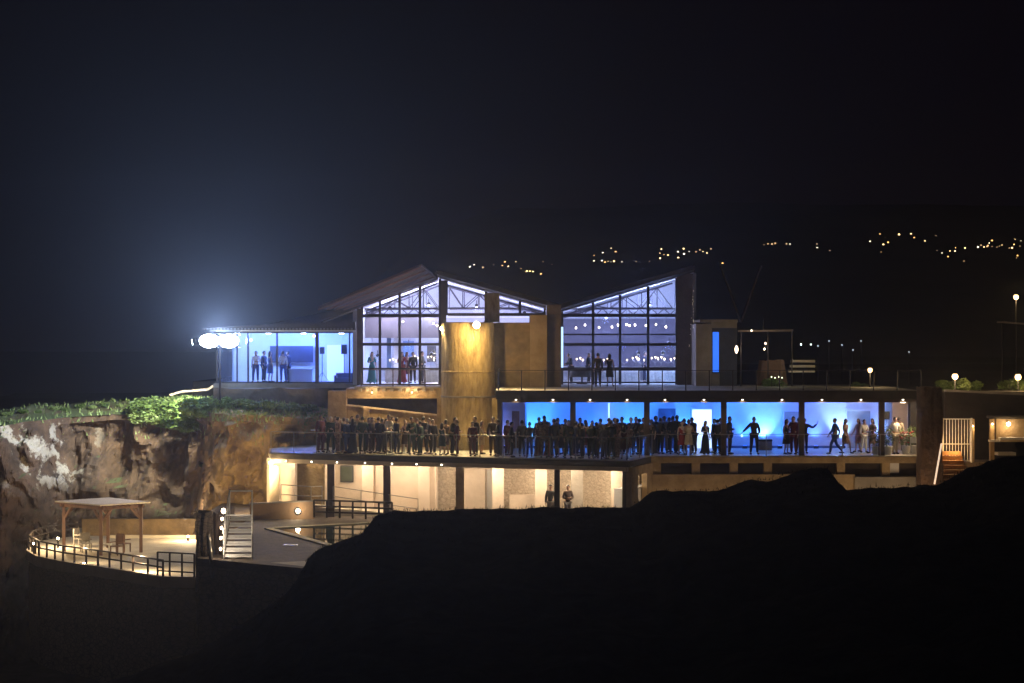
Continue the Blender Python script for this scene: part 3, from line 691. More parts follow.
UP = [(506,60,(.25,.3,1.),'beside the brown door'),(536,330,cy,'at the bright left corner of the blue room'),(556,130,blue,'behind the crowd left of the first pillar'),(596,220,blue,'right of the first room pillar'),(634,260,cy,'left of the second room pillar'),
      (682,230,cy,'between the blue door and the bright doorway'),(718,150,cy,'right of the bright doorway'),(744,200,blue,'left of the man holding out a phone'),(764,330,(.15,.5,1.),'behind the man holding out a phone'),
      (779,120,blue,'left of the grey door'),(815,150,(.04,.16,1.),'right of the fourth room pillar'),(841,460,(.25,.5,1.),'making the white patch on the wall beside the walking man'),(880,200,(.15,.32,1.),'behind the black loudspeaker')]
for px, wt, col, lb in UP: uplight(px, Db-.1, 'floor uplight '+lb, wt*1.15, col)
ul = thing('ceiling_light', 'warm ceiling light over the planted right end of the room', 'lamp', (X(903,102),102,ZU-.6))
MB().lathe((X(903,102),102,ZU-.62), [(.12,-.05),(.12,.05)], 12).build('lens','downlight',ul); lamp('POINT', (X(903,102),100.4,ZU-.9), 170, (1,.72,.45), ul, .1)
for px, lb in ((545,'left'),(640,'middle'),(700,'centre right'),(770,'right'),(835,'far right')):
    t = thing('led_panel', 'blue ceiling panel light of the blue room, '+lb, 'lamp', (X(px,103.5),103.5,ZU-.57), 'blue ceiling panels')
    MB().box(X(px,103.5)-.3,X(px,103.5)+.3,103.2,103.8,ZU-.6,ZU-.565).build('diffuser', em('blue_panel',(.1,.3,1),1.5), t)
    lamp('AREA', (X(px,103.5),103.5,ZU-.64), 95, (.02,.17,1) if px < 790 else (.07,.18,1), t, .5, (X(px,103.5),106.0,ZT+.4))
# wall and ramp behind the left crowd
Dw = 107.2
m_ = MB().wallprism([(X(332,Dw),ZT),(X(446,Dw),ZT),(X(446,Dw),Z(415.5,Dw)),(X(345,Dw),Z(405,Dw)),(X(332,Dw),Z(402,Dw))], Dw, Dw+.3); m_.build('ramp_parapet', 'ochre', B)
MB().bar(P(343,404.6,Dw-.03), P(438,415.3,Dw-.03), .3, .08).build('coping', 'plaster', B)
MB().pbox(328, 346, 391, 452, Dw-.3, 1.).build('end_pier', 'ochre', B)
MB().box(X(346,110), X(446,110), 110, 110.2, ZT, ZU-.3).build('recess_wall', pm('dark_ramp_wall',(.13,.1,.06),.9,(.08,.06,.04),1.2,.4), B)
MB().pbox(346, 438, 388.5, 398.5, Dw, 3.4).build('floor_beam', 'ochre', B)
MB().pbox(437, 446, 388, 452, 106.6, 2).build('ochre_pier', 'tower', B)
m_ = MB().pbox(354, 446, 386.5, 388.3, Dw-.5, 5); m_.build('upper_slab', 'concrete', B)
for i in range(11): MB().pbox(358+i*8, 361.5+i*8, 388.4, 391.5, Dw-.45, .5).build('joist_end', 'concrete', B)
MB().pbox(363, 369, 408, 452, Dw-.25, .2).build('buttress', 'ochre', B)

# ---- upper hall
Dg = 112.; Dbk = 124.
roofp = [(322,322),(437,277.5),(560,312),(694,272.5)]
rp_ = [(X(a,Dg), Z(b,Dg)) for a, b in roofp]
roof = MB()
for (xa,za),(xb,zb) in zip(rp_, rp_[1:]):
    roof.wallprism([(xa,za+.02),(xb,zb+.02),(xb,zb+.3),(xa,za+.3)], Dg-.6, 128)
roof.build('roof', 'roof', B)
ce = MB()
for (xa,za),(xb,zb) in zip(rp_, rp_[1:]): ce.wallprism([(xa+.02,za-.03),(xb-.02,zb-.03),(xb-.02,zb+.01),(xa+.02,za+.01)], Dg+.1, Dbk)
ce.build('hall_ceiling', 'ceil', B)
# upturned verge at the left with purlins under it
o0, o1 = P(318,309,107.6), P(421,266,107.6); i0, i1 = P(352,309,Dg-.1), P(438,279.5,Dg-.1)
m_ = MB().add([o0,o1,i1,i0]+[p+Vector((0,0,.12)) for p in (o0,o1,i1,i0)], [(0,1,2,3),(7,6,5,4),(0,4,5,1),(1,5,6,2),(2,6,7,3),(3,7,4,0)])
m_.build('verge_soffit', 'soffit', B)
for k in range(5):
    t = k/4; MB().bar(o0.lerp(i0,t)-Vector((0,0,.05)), o1.lerp(i1,t)-Vector((0,0,.05)), .1, .07).build('purlin', 'purlin', B)
o2 = P(560,309,107.6); o3 = P(694,268,107.6); i2 = P(560,312,Dg-.1); i3 = P(694,272.5,Dg-.1)
m_ = MB()
for a_, b_, c_, d_ in ((P(421,266,107.6),o2,i2,i1),(o2,o3,i3,i2)):
    m_.add([a_,b_,c_,d_]+[p+Vector((0,0,.12)) for p in (a_,b_,c_,d_)], [(0,1,2,3),(7,6,5,4),(0,4,5,1),(1,5,6,2),(2,6,7,3),(3,7,4,0)])
# keep right eave short so it does not hide the glazing
m_ = MB()
for (pa,ya),(pb,yb) in (((437,276.5),(560,311)),((560,311),(694,271.5))):
    a_, b_ = P(pa,ya-2.2,110.9), P(pb,yb-2.2,110.9); c_, d_ = P(pb,yb,Dg-.6), P(pa,ya,Dg-.6)
    m_.add([a_,b_,c_,d_]+[p+Vector((0,0,.25)) for p in (a_,b_,c_,d_)], [(0,1,2,3),(7,6,5,4),(0,4,5,1),(1,5,6,2),(2,6,7,3),(3,7,4,0)])
m_.build('eave', 'roof', B)
MB().box(X(357,Dg), X(692,Dg), Dg-.0, Dbk, ZU-.03, ZU+.02).build('hall_floor', 'floor', B)
def gable_z(px): 
    return interp([(a, Z(b,Dg)) for a, b in roofp], px)
# back wall of the hall in gable shape
pts = [(X(357,Dg),ZU)]+[(X(692,Dg),ZU),(X(692,Dg),gable_z(692)-.05),(X(560,Dg),gable_z(560)-.05),(X(437,Dg),gable_z(437)-.05),(X(357,Dg),gable_z(357)-.05)]
m_ = MB().wallprism([pts[0],(X(560,Dg),ZU),pts[3],pts[4],pts[5]], Dbk, Dbk+.2).wallprism([(X(560,Dg),ZU),pts[1],pts[2],pts[3]], Dbk, Dbk+.2)
m_.build('hall_back_wall', 'hallwall', B)
MB().box(X(692,Dg), X(692,Dg)+.25, Dg+.3, Dbk, ZU, gable_z(692)).build('hall_end_wall', 'hallwall', B)
MB().wallprism([(X(357,Dg)-.25,ZU),(X(357,Dg),ZU),(X(357,Dg),gable_z(357)-.1),(X(357,Dg)-.25,gable_z(357)-.1)], Dg+.3, Dbk).build('hall_end_wall', 'hallwall', B)
MB().pbox(677, 693.5, 273.5, 390, Dg-.15, .8).build('dark_pier', 'column', B)
for px, w_ in ((359.5,5),(443.5,5.5)):
    MB().pbox(px-w_/2, px+w_/2, 341.5-(gable_z(px)-CZ)/Dg*F+1, 389, Dg-.25, .3).build('column', 'column', B)
up_ = MB().wallprism([(X(357.3,Dg),Z(316,Dg)),(X(560,Dg),Z(316,Dg)),pts[4],(pts[4][0],pts[4][1]),pts[5]], Dbk-.06, Dbk-.01)
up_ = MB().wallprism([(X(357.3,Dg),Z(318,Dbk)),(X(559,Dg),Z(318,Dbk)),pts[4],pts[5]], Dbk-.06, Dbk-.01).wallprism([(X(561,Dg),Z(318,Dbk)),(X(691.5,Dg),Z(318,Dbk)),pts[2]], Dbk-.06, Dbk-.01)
up_.build('whitened_upper_wall', 'white', B)  # gable part whitened, its brighter lighting put into the colour
# glazed fronts
def glazing(xs, ys, base, topf, thick=(), name='window_wall'):
    fr = MB(); y0 = Dg-.1
    for px in xs: fr.box(X(px,Dg)-.07, X(px,Dg)+.07, y0, y0+.14, Z(base,Dg), topf(px)-.03)
    for py in ys:
        h = .16 if py in thick else .08
        fr.box(X(xs[0],Dg)+.071, X(xs[-1],Dg)-.071, y0+.01, y0+.12, Z(py,Dg)-h/2, Z(py,Dg)+h/2)
    n_ = len(xs); o = fr.build(name, 'frame', B)
    pl = MB()
    poly = [(X(xs[0],Dg)+.08, Z(base,Dg)), (X(xs[-1],Dg)-.08, Z(base,Dg))]+[(X(px,Dg), topf(px)-.06) for px in reversed(xs)]
    pl.wallprism(poly, Dg-.03, Dg-.018); pl.build('pane', 'glass', o)
    return o
glazing([362,380,399.7,420,440], [316,344.3,368.5,384.5], 386, gable_z, (316,344.3))
glazing([446.5,486,520,545], [314.5], 315.5, gable_z, (314.5,))
glazing([562,593,620,648,676.5], [315.5,334.5,344.5,368.8,382.5], 384.5, gable_z, (344.5,315.5,368.8))
MB().pbox(561.2, 563.2, 327, 367.5, Dg-.3, .06).build('light_strip', 'strip', B)
# roof trusses
def truss(pa, pb, D, zb, parent=B):
    m_ = MB(); n_ = max(3, int(abs(pb-pa)/14)); top = []; bot = []
    for i in range(n_+1):
        px = pa+(pb-pa)*i/n_; x_ = X(px,Dg); zt = gable_z(px)-.22
        top.append(Vector((x_,D,zt))); bot.append(Vector((x_,D,min(zb, zt-.12))))
    for i in range(n_):
        m_.bar(top[i],top[i+1],.09); m_.bar(bot[i],bot[i+1],.09); m_.bar(top[i],bot[i],.05); m_.bar(bot[i],top[i+1],.05) if i%2 else m_.bar(top[i],bot[i+1],.05)
    m_.build('roof_truss', 'truss', parent)
for D_ in (114.5, 118.5):
    truss(363,436,D_,Z(315,Dg)+.4); truss(446,556,D_,Z(313,Dg)+.3); truss(566,676,D_,Z(314,Dg)+.35)
for a_, b_ in ((363,438),(566,678)):       # low lattice girder right behind the glass
    m_ = MB(); za, zb = Z(314,Dg), Z(308.5,Dg); n_ = int((b_-a_)/6)
    for z_ in (za, zb): m_.bar((X(a_,Dg),113.2,z_),(X(b_,Dg),113.2,z_),.07)
    for i in range(n_):
        x0_, x1_ = X(a_+(b_-a_)*i/n_,Dg), X(a_+(b_-a_)*(i+1)/n_,Dg)
        if gable_z(a_+(b_-a_)*i/n_) > zb: m_.bar((x0_,113.2,za if i%2 else zb),(x1_,113.2,zb if i%2 else za),.045)
    m_.build('lattice_girder', 'truss', B)
# hall interiors
MB().box(X(357,Dg)+.05, X(440,Dg), 117.5, 117.7, Z(338,117.5), Z(317,117.5)).build('gallery_panel', 'dimwall', B)
MB().box(X(562,Dg), X(692,Dg)-.05, 122.5, 122.7, Z(366,122.5), Z(319,122.5)).build('gallery_panel', pm('violet_grey_panel',(.1,.09,.12),.8,(.07,.065,.09),.7,.05), B)
for px in (389,396): MB().pbox(px-2.2, px+2.2, 338, 384, 118.2, .3).build('inner_column', 'door_blue' if px == 389 else 'white', B)
MB().pbox(403,414,341,366,123.5,.2).build('inner_door','door_blue',B); MB().pbox(427,436,346,362,123.2,.1).build('inner_window', 'frame', B)
def hanging(p, label, group, mat='bulb_soft', r=.05, drop=.9):
    t = thing('pendant_bulb', label, 'lamp', p, group)
    MB().ball(p, r, r, r*1.2, 8, 6).build('bulb', mat, t); MB().tube(p+Vector((0,0,r)), p+Vector((0,0,drop)), .008, n=5).build('cord', 'black', t)
for i, (px, py) in enumerate([(576,328),(585,325),(599,327.5),(612,327),(618,325),(626.5,324.5),(629.5,325.5),(635,325),(646,325.5),(656,324.5),(666,327)]):
    hanging(P(px,py,116+(i*1.3)%4), nth[i]+' from left of the small bulbs hanging in the right hall', 'small bulbs hanging in the right hall')
hanging(P(403,321.5,115), 'single small bulb hanging in the left hall', None)
# lamps of the halls: track lights under the trusses
def track(px, D, z, watts, col, label, group='coloured hall lights', soft=.25):
    q = Vector((X(px,Dg), D, z)); t = thing('stage_light', label, 'lamp', q, group)
    MB().tube(q-Vector((0,.12,0)), q+Vector((0,.12,0)), .09, .11).build('housing', 'black', t)
    MB().tube(q-Vector((0,0,-.05)), q+Vector((0,0,.3)), .02, n=6).build('bracket', 'steel', t)
    lamp('POINT', q-Vector((0,.0,.18)), watts, col, t, soft)
track(385,116.5,13.9,562,(.68,.66,1),'lilac stage light high in the left hall, left')
track(425,117,14.1,686,(.7,.7,1),'lilac stage light high in the left hall, right')
track(475,116.5,14.0,686,(.55,.55,1),'lilac stage light behind the tower')
track(525,116.5,13.6,374,(.5,.55,1),'lilac stage light near the roof valley')
track(610,116.5,13.4,843,(.42,.52,1),'violet blue stage light in the right hall, left')
track(655,116.5,14.1,1592,(.42,.52,1),'violet blue stage light in the right hall, right')
track(400,121.5,10.9+.9,247,(.22,.36,1),'blue stage light low at the back of left hall')
track(428,120.5,10.2+1.2,182,(1,.85,.7),'warm white stage light at the back of left hall')
track(368,120.0,11.2,104,(.25,.45,1),'blue stage light in the left corner of left hall')
track(625,115,11.9,130,(.16,.22,1),'deep blue stage light over the candles')
track(672,114,11.9,156,(.2,.4,1),'blue stage light at the right end of right hall')
lamps_w = None
# banquet tables seen through the glass
def clothtable(x0, x1, y, label, z=ZU+.02, group='long tables behind the hall glass', h=.76):
    t = thing('banquet_table', label, 'table', ((x0+x1)/2, y, z), group)
    MB().box(x0, x1, y, y+.8, z+h-.04, z+h).build('tabletop', 'cloth', t)
    m_ = MB(); n_ = int((x1-x0)/.12)
    vs_ = []
    for i in range(n_+1):
        xx = x0+(x1-x0)*i/n_; dy = .03*math.sin(i*1.9); vs_ += [(xx, y-.02, z+h), (xx, y-.05+dy, z+.04)]
    m_.add(vs_, [(2*i, 2*i+1, 2*i+3, 2*i+2) for i in range(n_)]); m_.build('tablecloth', 'cloth', t)
    for sx in (x0+.1, x1-.1):
        for sy in (y+.1, y+.7): MB().box(sx-.025,sx+.025,sy-.025,sy+.025,z,z+h-.04).build('leg', 'steel', t)
clothtable(X(600,115),X(640,115),115,'long white clothed table behind the two people at the glass')
clothtable(X(646,115),X(676,115),115,'bright white clothed table at the right end of hall')
clothtable(X(385,115.5),X(400,115.5),115.5,'short white clothed table in the left hall beside the red guest')
clothtable(X(418,115.2),X(440,115.2),115.2,'white clothed table beside the tower in the left hall')
track(640,113.4,11.4,22,(.8,.85,1),'white light over the clothed tables', soft=.1); track(665,113.4,11.4,26,(.8,.85,1),'white light over the table at right end', soft=.1)
track(430,113.6,11.3,22,(1,.85,.65),'warm light over the table beside the tower', soft=.1)
def candles(px, py, D, n_, label):
    q = P(px, py, D); q.z = ZU+.78; t = thing('candelabra', label, 'candlestick', q, 'candles glowing in the halls')
    hh = Z(py,D)-q.z
    MB().lathe(q, [(.09,0),(.09,.02),(.015,.04),(.012,hh-.18)], 10).build('stem', 'rail', t)
    for i in range(n_):
        a = i*2.4; r_ = .0 if n_ == 1 else .12+.05*(i%2); p = q+Vector((r_*math.cos(a)*1.4, r_*math.sin(a), hh-.12+.05*(i%3)))
        arm = MB().tube(q+Vector((0,0,hh-.2)), p, .01, n=5).build('arm', 'rail', t)
        MB().tube(p, p+Vector((0,0,.08)), .015, n=6).build('candle', 'cloth', t)
        MB().ball(p+Vector((0,0,.12)), .03, .03, .05, 6, 5).build('flame', 'flame', t)
for i, (px, py, k) in enumerate([(580,360,4),(607,361,3),(624,360,2),(636,359,4),(641,360,2),(655,359,3),(661,359,3),(668,360,2),(674,360,3)]):
    candles(px, py, 114.6+(i%3)*.3, k, nth[i]+' candle holder from left behind the right hall glass')
for i, (px, py, k) in enumerate([(393,361,3),(415,358,3),(431,358,3),(437,361,2)]): candles(px, py, 115+(i%2)*.4, k, nth[i]+' candle holder from left in the left hall')

# ---- glass pavilion on the left
PV = thing('glass_pavilion', 'low flat-roofed glass pavilion lit blue inside, left of the gabled hall', 'building', (X(287,113),113,ZU))
Dv = 113.; zf = Z(383.3,Dv); zr = Z(331.5,Dv)
MB().box(X(214,Dv), X(356,Dv), Dv-.3, 120.5, zf-.25, zf).build('floor_slab', 'concrete', PV)
MB().box(X(217,Dv), X(356,Dv), 119, 119.2, zf, zr).build('back_wall', 'white', PV)
MB().box(X(217,Dv), X(217,Dv)+.1, Dv+.1, 119, zf, zr).build('side_wall', 'glass', PV)
MB().box(X(212,Dv), X(357,Dv), Dv-.9, 120, zr, zr+.06).build('ceiling', 'white', PV)
rf = MB().wallprism([(X(206,Dv),zr+.07),(X(357,Dv),zr+.07),(X(357,Dv),Z(322,Dv)),(X(262,Dv),Z(325,Dv)),(X(206,Dv),zr+.16)], Dv-1.1, 120.5).build('roof', 'roof', PV)
co = MB()
for i in range(44): co.tube((X(207+i*3.4,Dv), Dv-1.16, zr+.12), (X(207+i*3.4,Dv), Dv-.9, zr+.12), .06, n=8)
co.build('corrugated_edge', 'rail', PV)
sl = MB().wallprism([(X(262,Dv),Z(325,Dv)),(X(357,Dv),Z(322,Dv)),(X(357,Dv),Z(309,Dv)),(X(322,Dv),Z(312,Dv))], Dv+.5, 121).build('upper_roof', 'roof', PV)
fr = MB()
for px, w_ in ((217,.1),(237,.08),(248,.1),(277,.1),(317,.2),(349.5,.08),(355.5,.2)): fr.box(X(px,Dv)-w_/2, X(px,Dv)+w_/2, Dv, Dv+.12, zf, zr)
fr.box(X(217,Dv), X(356,Dv), Dv+.01, Dv+.11, zf+.001, zf+.07); fr.box(X(217,Dv), X(356,Dv), Dv+.01, Dv+.11, zr-.09, zr-.001)
f_ = fr.build('window_wall', 'frame', PV); MB().box(X(218,Dv), X(355,Dv), Dv+.05, Dv+.062, zf+.07, zr-.09).build('pane', 'glass', f_)
MB().pbox(270,313,346,362.5,118.6,.1).build('wall_screen', pm('dark_blue_screen',(.03,.035,.06),.4), PV)
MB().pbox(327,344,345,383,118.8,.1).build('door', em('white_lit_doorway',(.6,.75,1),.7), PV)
ct = thing('bar_counter', 'white bar counter in front of the dark screen in the pavilion', 'counter', (X(301,116),116,zf))
MB().pbox(289,312,370,383,116,.6).build('front', 'white', ct); MB().pbox(288,313,368.5,370,115.9,.85).build('counter_top', 'cloth', ct)
sf = thing('sofa', 'dark blue sofa at the right end of the glass pavilion', 'sofa', (X(345,114.3),114.3,zf))
MB().pbox(336,353,378,383,114.3,.7).build('seat', 'door_blue', sf); MB().pbox(336,353,373,378.5,114.9,.2).build('backrest', 'door_blue', sf)
for px in (335,353): MB().pbox(px-1, px+1.4, 375.5, 383, 114.3, .75).build('armrest', 'door_blue', sf)
def speaker(px, py0, py1, D, label, zfloor, w_=.32):
    q = P(px, py1, D); t = thing('loudspeaker', label, 'loudspeaker', q); h = Z(py0,D)-q.z
    MB().box(q.x-w_/2,q.x+w_/2,q.y,q.y+.3,q.z,q.z+h).build('cabinet', 'black', t, bevel=.02)
    MB().tube(q+Vector((0,-.012,h*.35)), q+Vector((0,.01,h*.35)), w_*.38, n=16).build('woofer', 'steel', t)
    MB().tube(q+Vector((0,-.012,h*.78)), q+Vector((0,.01,h*.78)), w_*.16, n=12).build('tweeter', 'steel', t)
    s = thing('speaker_stand', label.replace('loudspeaker', 'tripod under the loudspeaker', 1), 'stand', (q.x,q.y+.15,zfloor))
    MB().tube((q.x,q.y+.15,zfloor+.3),(q.x,q.y+.15,q.z-.003),.02,n=8).build('pole','steel',s)
    for k in range(3):
        a_ = k*2.09+.5; MB().tube((q.x,q.y+.15,zfloor+.55),(q.x+.4*math.cos(a_),q.y+.15+.4*math.sin(a_),zfloor),.012,n=6).build('leg','steel',s)
speaker(344,344.5,354,116,'black loudspeaker right of the white door in the pavilion',zf)
speaker(322,347,354,117,'small black loudspeaker left of the white door in pavilion',zf,.26)
speaker(886.5,411.5,419.5,103.5,'black loudspeaker behind the right pillar of the blue room',ZT)
def plamp(px, D, watts, col, label):
    q = Vector((X(px,Dv), D, zr-.08)); t = thing('ceiling_light', label, 'lamp', q, 'pavilion ceiling lights')
    MB().lathe(q, [(.12,-.04),(.15,0),(.15,.06)], 12).build('lens', 'bulb_white', t); MB().lathe(q, [(.17,.061),(.17,.075)], 12).build('rim', 'steel', t)
    lamp('POINT', q-Vector((0,0,.25)), watts, col, t, .15)
plamp(230,116,230,(.4,.6,1),'pavilion ceiling light next to the floodlight'); plamp(262,116,560,(.13,.27,1),'blue white pavilion ceiling light above the guests')
plamp(296,117,560,(.09,.2,1),'pavilion ceiling light above the dark screen'); plamp(337,116,460,(.09,.2,1),'pavilion ceiling light above the dark blue sofa')
hanging(P(251,340,114.5),'small warm bulb at the left of the pavilion',None,'bulb_soft',.06,.4)
hanging(P(314,336,114.5),'small warm bulb beside the wide pavilion mullion',None,'bulb_soft',.06,.3)
# bank below pavilion
rough('bank_wall', [(X(212,112),111.9),(X(332,112),113)], 7, zf-.26, pm('dark_bank_wall',(.14,.12,.1),.95,(.08,.07,.06),1.2,.7), .03, 'dark rough bank wall under the glass pavilion', 'wall', 5, .0)
tag(MB().bar(P(170,395,117),P(182,391.5,117),.3,.12).bar(P(182,391.5,117),P(208,389.5,117),.3,.12).bar(P(208,389.5,117),P(213,386,117),.3,.12).build('path_kerb','darkstone'), 'thin pale kerb of the path left of the pavilion', 'kerb')

# ---- floodlight
FL = P(219,341,111.2)
fl = thing('floodlight', 'glaring white double floodlight on a mast at the pavilion corner', 'floodlight', (FL.x,FL.y+.4,zf-.2))
MB().tube((FL.x,FL.y+.4,zf-2.2),(FL.x,FL.y+.4,FL.z+.1),.06).build('mast', 'steel', fl)
MB().bar((FL.x-.85,FL.y+.34,FL.z),(FL.x+.85,FL.y+.34,FL.z),.06).build('crossbar', 'steel', fl)
for sx in (-.52,.52):
    h_ = MB().box(FL.x+sx-.46,FL.x+sx+.46,FL.y+.06,FL.y+.28,FL.z-.34,FL.z+.34).build('lamp_housing', 'steel', fl, bevel=.03)
    MB().ball((FL.x+sx,FL.y+.02,FL.z),.53,.08,.36,20,10).build('lens', 'flood', h_)  # lenses widened until they touch, the glare put into their shape
h_ = MB().bar((FL.x-1.15,FL.y+.5,FL.z),(FL.x-1.35,FL.y+.62,FL.z-.06),.5,.36).build('lamp_housing', 'steel', fl)  # third head, added to face and light the cliff top
MB().bar((FL.x-1.36,FL.y+.626,FL.z-.063),(FL.x-1.39,FL.y+.644,FL.z-.072),.42,.3).build('lens', 'flood', h_)
MB().bar((FL.x-.85,FL.y+.34,FL.z),(FL.x-1.15,FL.y+.5,FL.z),.05).build('arm', 'steel', fl)
lamp('SPOT', FL+Vector((-1.6,.8,-.05)), 15000, (.95,.97,.8), fl, .3, P(170,410,118.5), 54, .8)
lamp('SPOT', FL+Vector((-1.6,.8,-.05)), 11000, (.82,.92,1), fl, .3, P(50,420,119.5), 46, .8)
lamp('SPOT', FL+Vector((.5,-.35,0)), 700, (.42,.6,1), fl, .3, FL+Vector((-1.2,-10,10.6)), 112, .25)
lamp('SPOT', FL+Vector((0,-.4,.1)), 17000, (.42,.6,1), fl, .3, FL+Vector((1.4,-10,1.1)), 20, .9)
lamp('SPOT', FL+Vector((-.5,-.4,-.2)), 2200, (1,.9,.85), fl, .2, P(104,503,105.5), 26, .6)
lamp('POINT', FL+Vector((0,-.45,0)), 450, (.45,.65,1), fl, .3)

# ---- sconces on the tower and gallery pillar
def sconce(p, label, watts, col, r=.12, dy=.35, group=None, mat='bulb'):
    t = thing('wall_lamp', label, 'lamp', p, group)
    MB().ball(p, r, r, r, 12, 8).build('globe', mat, t); MB().bar(p+Vector((0,.05,.12)), p+Vector((0,dy,.12)), .05).build('bracket', 'steel', t)
    lamp('POINT', p+Vector((0,-r-.06,-.1)), watts, col, t, .1); return t
ts = sconce(P(476.5,325,103.1), 'bright yellow lamp at the top of the round tower', 560, (1,.66,.22), .17, .8)
lamp('SPOT', P(474,326,102.6), 3000, (1,.72,.34), ts, .12, P(486,470,97.4), 120, .7)
ps = sconce(P(442,328.5,105.2), 'smaller yellow lamp on the pillar left of the tower', 230, (1,.7,.3), .1, 1)
lamp('SPOT', P(441,330,104.8), 1700, (1,.74,.38), ps, .1, P(395,458,99.5), 90, .7)
hanging(P(437,325.5,106.5),'tiny lamp just left of the pillar lamp',None,'bulb_soft',.05,.2); hanging(P(433.5,323.5,107),'tiniest lamp left of the pillar lamp',None,'bulb_soft',.04,.2)
q = back(272, -.25); gs = sconce(Vector((q.x-.05,q.y,Z(463,q.y))), 'warm globe lamp on the left pillar under the balcony', 90, (1,.72,.34), .1, .5)
lamp('SPOT', Vector((q.x-.5,q.y-.6,Z(464,q.y))), 1500, (1,.7,.32), gs, .1, P(236,478,105), 130, .7)
# lamps added under the hall joists to light the wall and crowd floor
for px, lb, wt in ((372,'left',45),(412,'right',60)):
    q = P(px, 392.5, Dw-.62); sconce(q, 'small added lamp lighting the wall behind the left crowd, '+lb, wt, (1,.66,.3), .025, .12, 'added lamps on the wall behind the crowd', 'bulb_soft')

for i, px in enumerate((668,728,790,850,902,952)):
    D = 96.6 if px < 940 else 95.2; px = px if px < 940 else 928; q = Vector((X(px,D), D, 3.385)); t = thing('ground_lamp', nth[i]+' from left of the wall washers at the foot of the ochre basement wall', 'lamp', q, 'wall washers behind the black slope')
    MB().box(q.x-.12,q.x+.12,q.y-.08,q.y+.08,q.z,q.z+.2).build('housing','steel',t); MB().box(q.x-.1,q.x+.1,q.y-.06,q.y+.06,q.z+.2,q.z+.22).build('lens','downlight',t)
    lamp('SPOT', q+Vector((0,0,.3)), (42,42,42,50,50,130)[i], (1,.66,.36), t, .08, (q.x,99.2,6.2), 140, .5)
# ------------------------------------------------------------------ balustrades
lf = [back(px, .1) for px in (271, 340, 410, 480, 550, 627)]
railing('glass_balustrade', 'glass balustrade with thin posts along the crowded balcony edge', [(p.x,p.y,ZT) for p in lf], 1.02, 1.18, (1.,), 'rail', .022, .018, 'railglass')
railing('glass_balustrade', 'glass balustrade along the front of the blue terrace room', [(Rp[0]-.1,Rp[1]+.2,ZT),(Rc[0]+.1,99.1,ZT),(Re[0]-.1,99.1,ZT)], 1.02, 1.75, (1.,), 'rail', .022, .014, 'railglass')
railing('glass_balustrade', 'glass balustrade along the edge of the dark upper terrace', [(X(498,99.1),99.1,ZU),(Re[0],99.1,ZU)], .95, 1.13, (1.,), 'steel', .03, .014, 'railglass')
railing('metal_railing', 'brown metal railing in front of the left hall glass', [(X(361,107),107,Z(386.4,107)),(X(441,107),107,Z(386.4,107))], .85, .75, (1.,.1), 'column', .03, .02)
railing('glass_balustrade', 'short side balustrade left of the upper terrace', [(X(498,99.2),99.3,ZU),(X(498,99.2)+.02,105.5,ZU)], .95, 1.3, (1.,), 'steel', .03, .02, 'railglass')

# ------------------------------------------------------------------ people
def skinmesh(pts, edges, rad, root=0, sub=1):
    me = bpy.data.meshes.new('tmp'); me.from_pydata(pts, edges, []); me.update()
    o = bpy.data.objects.new('tmp', me); C.objects.link(o)
    md = o.modifiers.new('s', 'SKIN'); md.use_smooth_shade = True
    for i, v in enumerate(me.skin_vertices[0].data):
        v.radius = (rad[i], rad[i]); v.use_root = (i == root)
    sb = o.modifiers.new('ss', 'SUBSURF'); sb.levels = sub; sb.render_levels = sub
    dg_ = bpy.context.evaluated_depsgraph_get(); ev = o.evaluated_get(dg_); m2 = bpy.data.meshes.new_from_object(ev)
    vs_ = [v.co.copy() for v in m2.vertices]; fs = [tuple(p.vertices) for p in m2.polygons]
    bpy.data.objects.remove(o); bpy.data.meshes.remove(me); bpy.data.meshes.remove(m2)
    return vs_, fs
BASE = dict(pelvis=(0,0,.96), waist=(0,0,1.12), chest=(0,.0,1.32), neck=(0,.01,1.47), skull=(0,-.005,1.56),
            shL=(.16,.01,1.41), elL=(.215,.03,1.14), wrL=(.225,-.04,.9), paL=(.225,-.06,.82),
            shR=(-.16,.01,1.41), elR=(-.215,.03,1.14), wrR=(-.225,-.04,.9), paR=(-.225,-.06,.82),
            hiL=(.085,0,.9), knL=(.1,-.015,.5), anL=(.105,.03,.09), toL=(.12,-.13,.035),
            hiR=(-.085,0,.9), knR=(-.1,-.015,.5), anR=(-.105,.03,.09), toR=(-.12,-.13,.035))
RAD = dict(pelvis=.125, waist=.108, chest=.125, neck=.052, skull=.07, sh=.062, el=.043, wr=.028, pa=.036, hi=.09, kn=.056, an=.038, to=.034)
BE = [('pelvis','waist'),('waist','chest'),('chest','neck'),('neck','skull')]+[(a+s,b+s) for s in 'LR' for a, b in (('sh','el'),('el','wr'),('wr','pa'),('hi','kn'),('kn','an'),('an','to'))]+[('chest','shL'),('chest','shR'),('pelvis','hiL'),('pelvis','hiR')]
def sk(J, names, edges, extra=0., mul=1., over={}):
    idx = {n_: i for i, n_ in enumerate(names)}
    return skinmesh([J[n_] for n_ in names], [(idx[a], idx[b]) for a, b in edges if a in idx and b in idx],
                    [over.get(n_, RAD.get(n_, RAD.get(n_[:2], .05))*mul+extra) for n_ in names], idx.get('pelvis', 0))
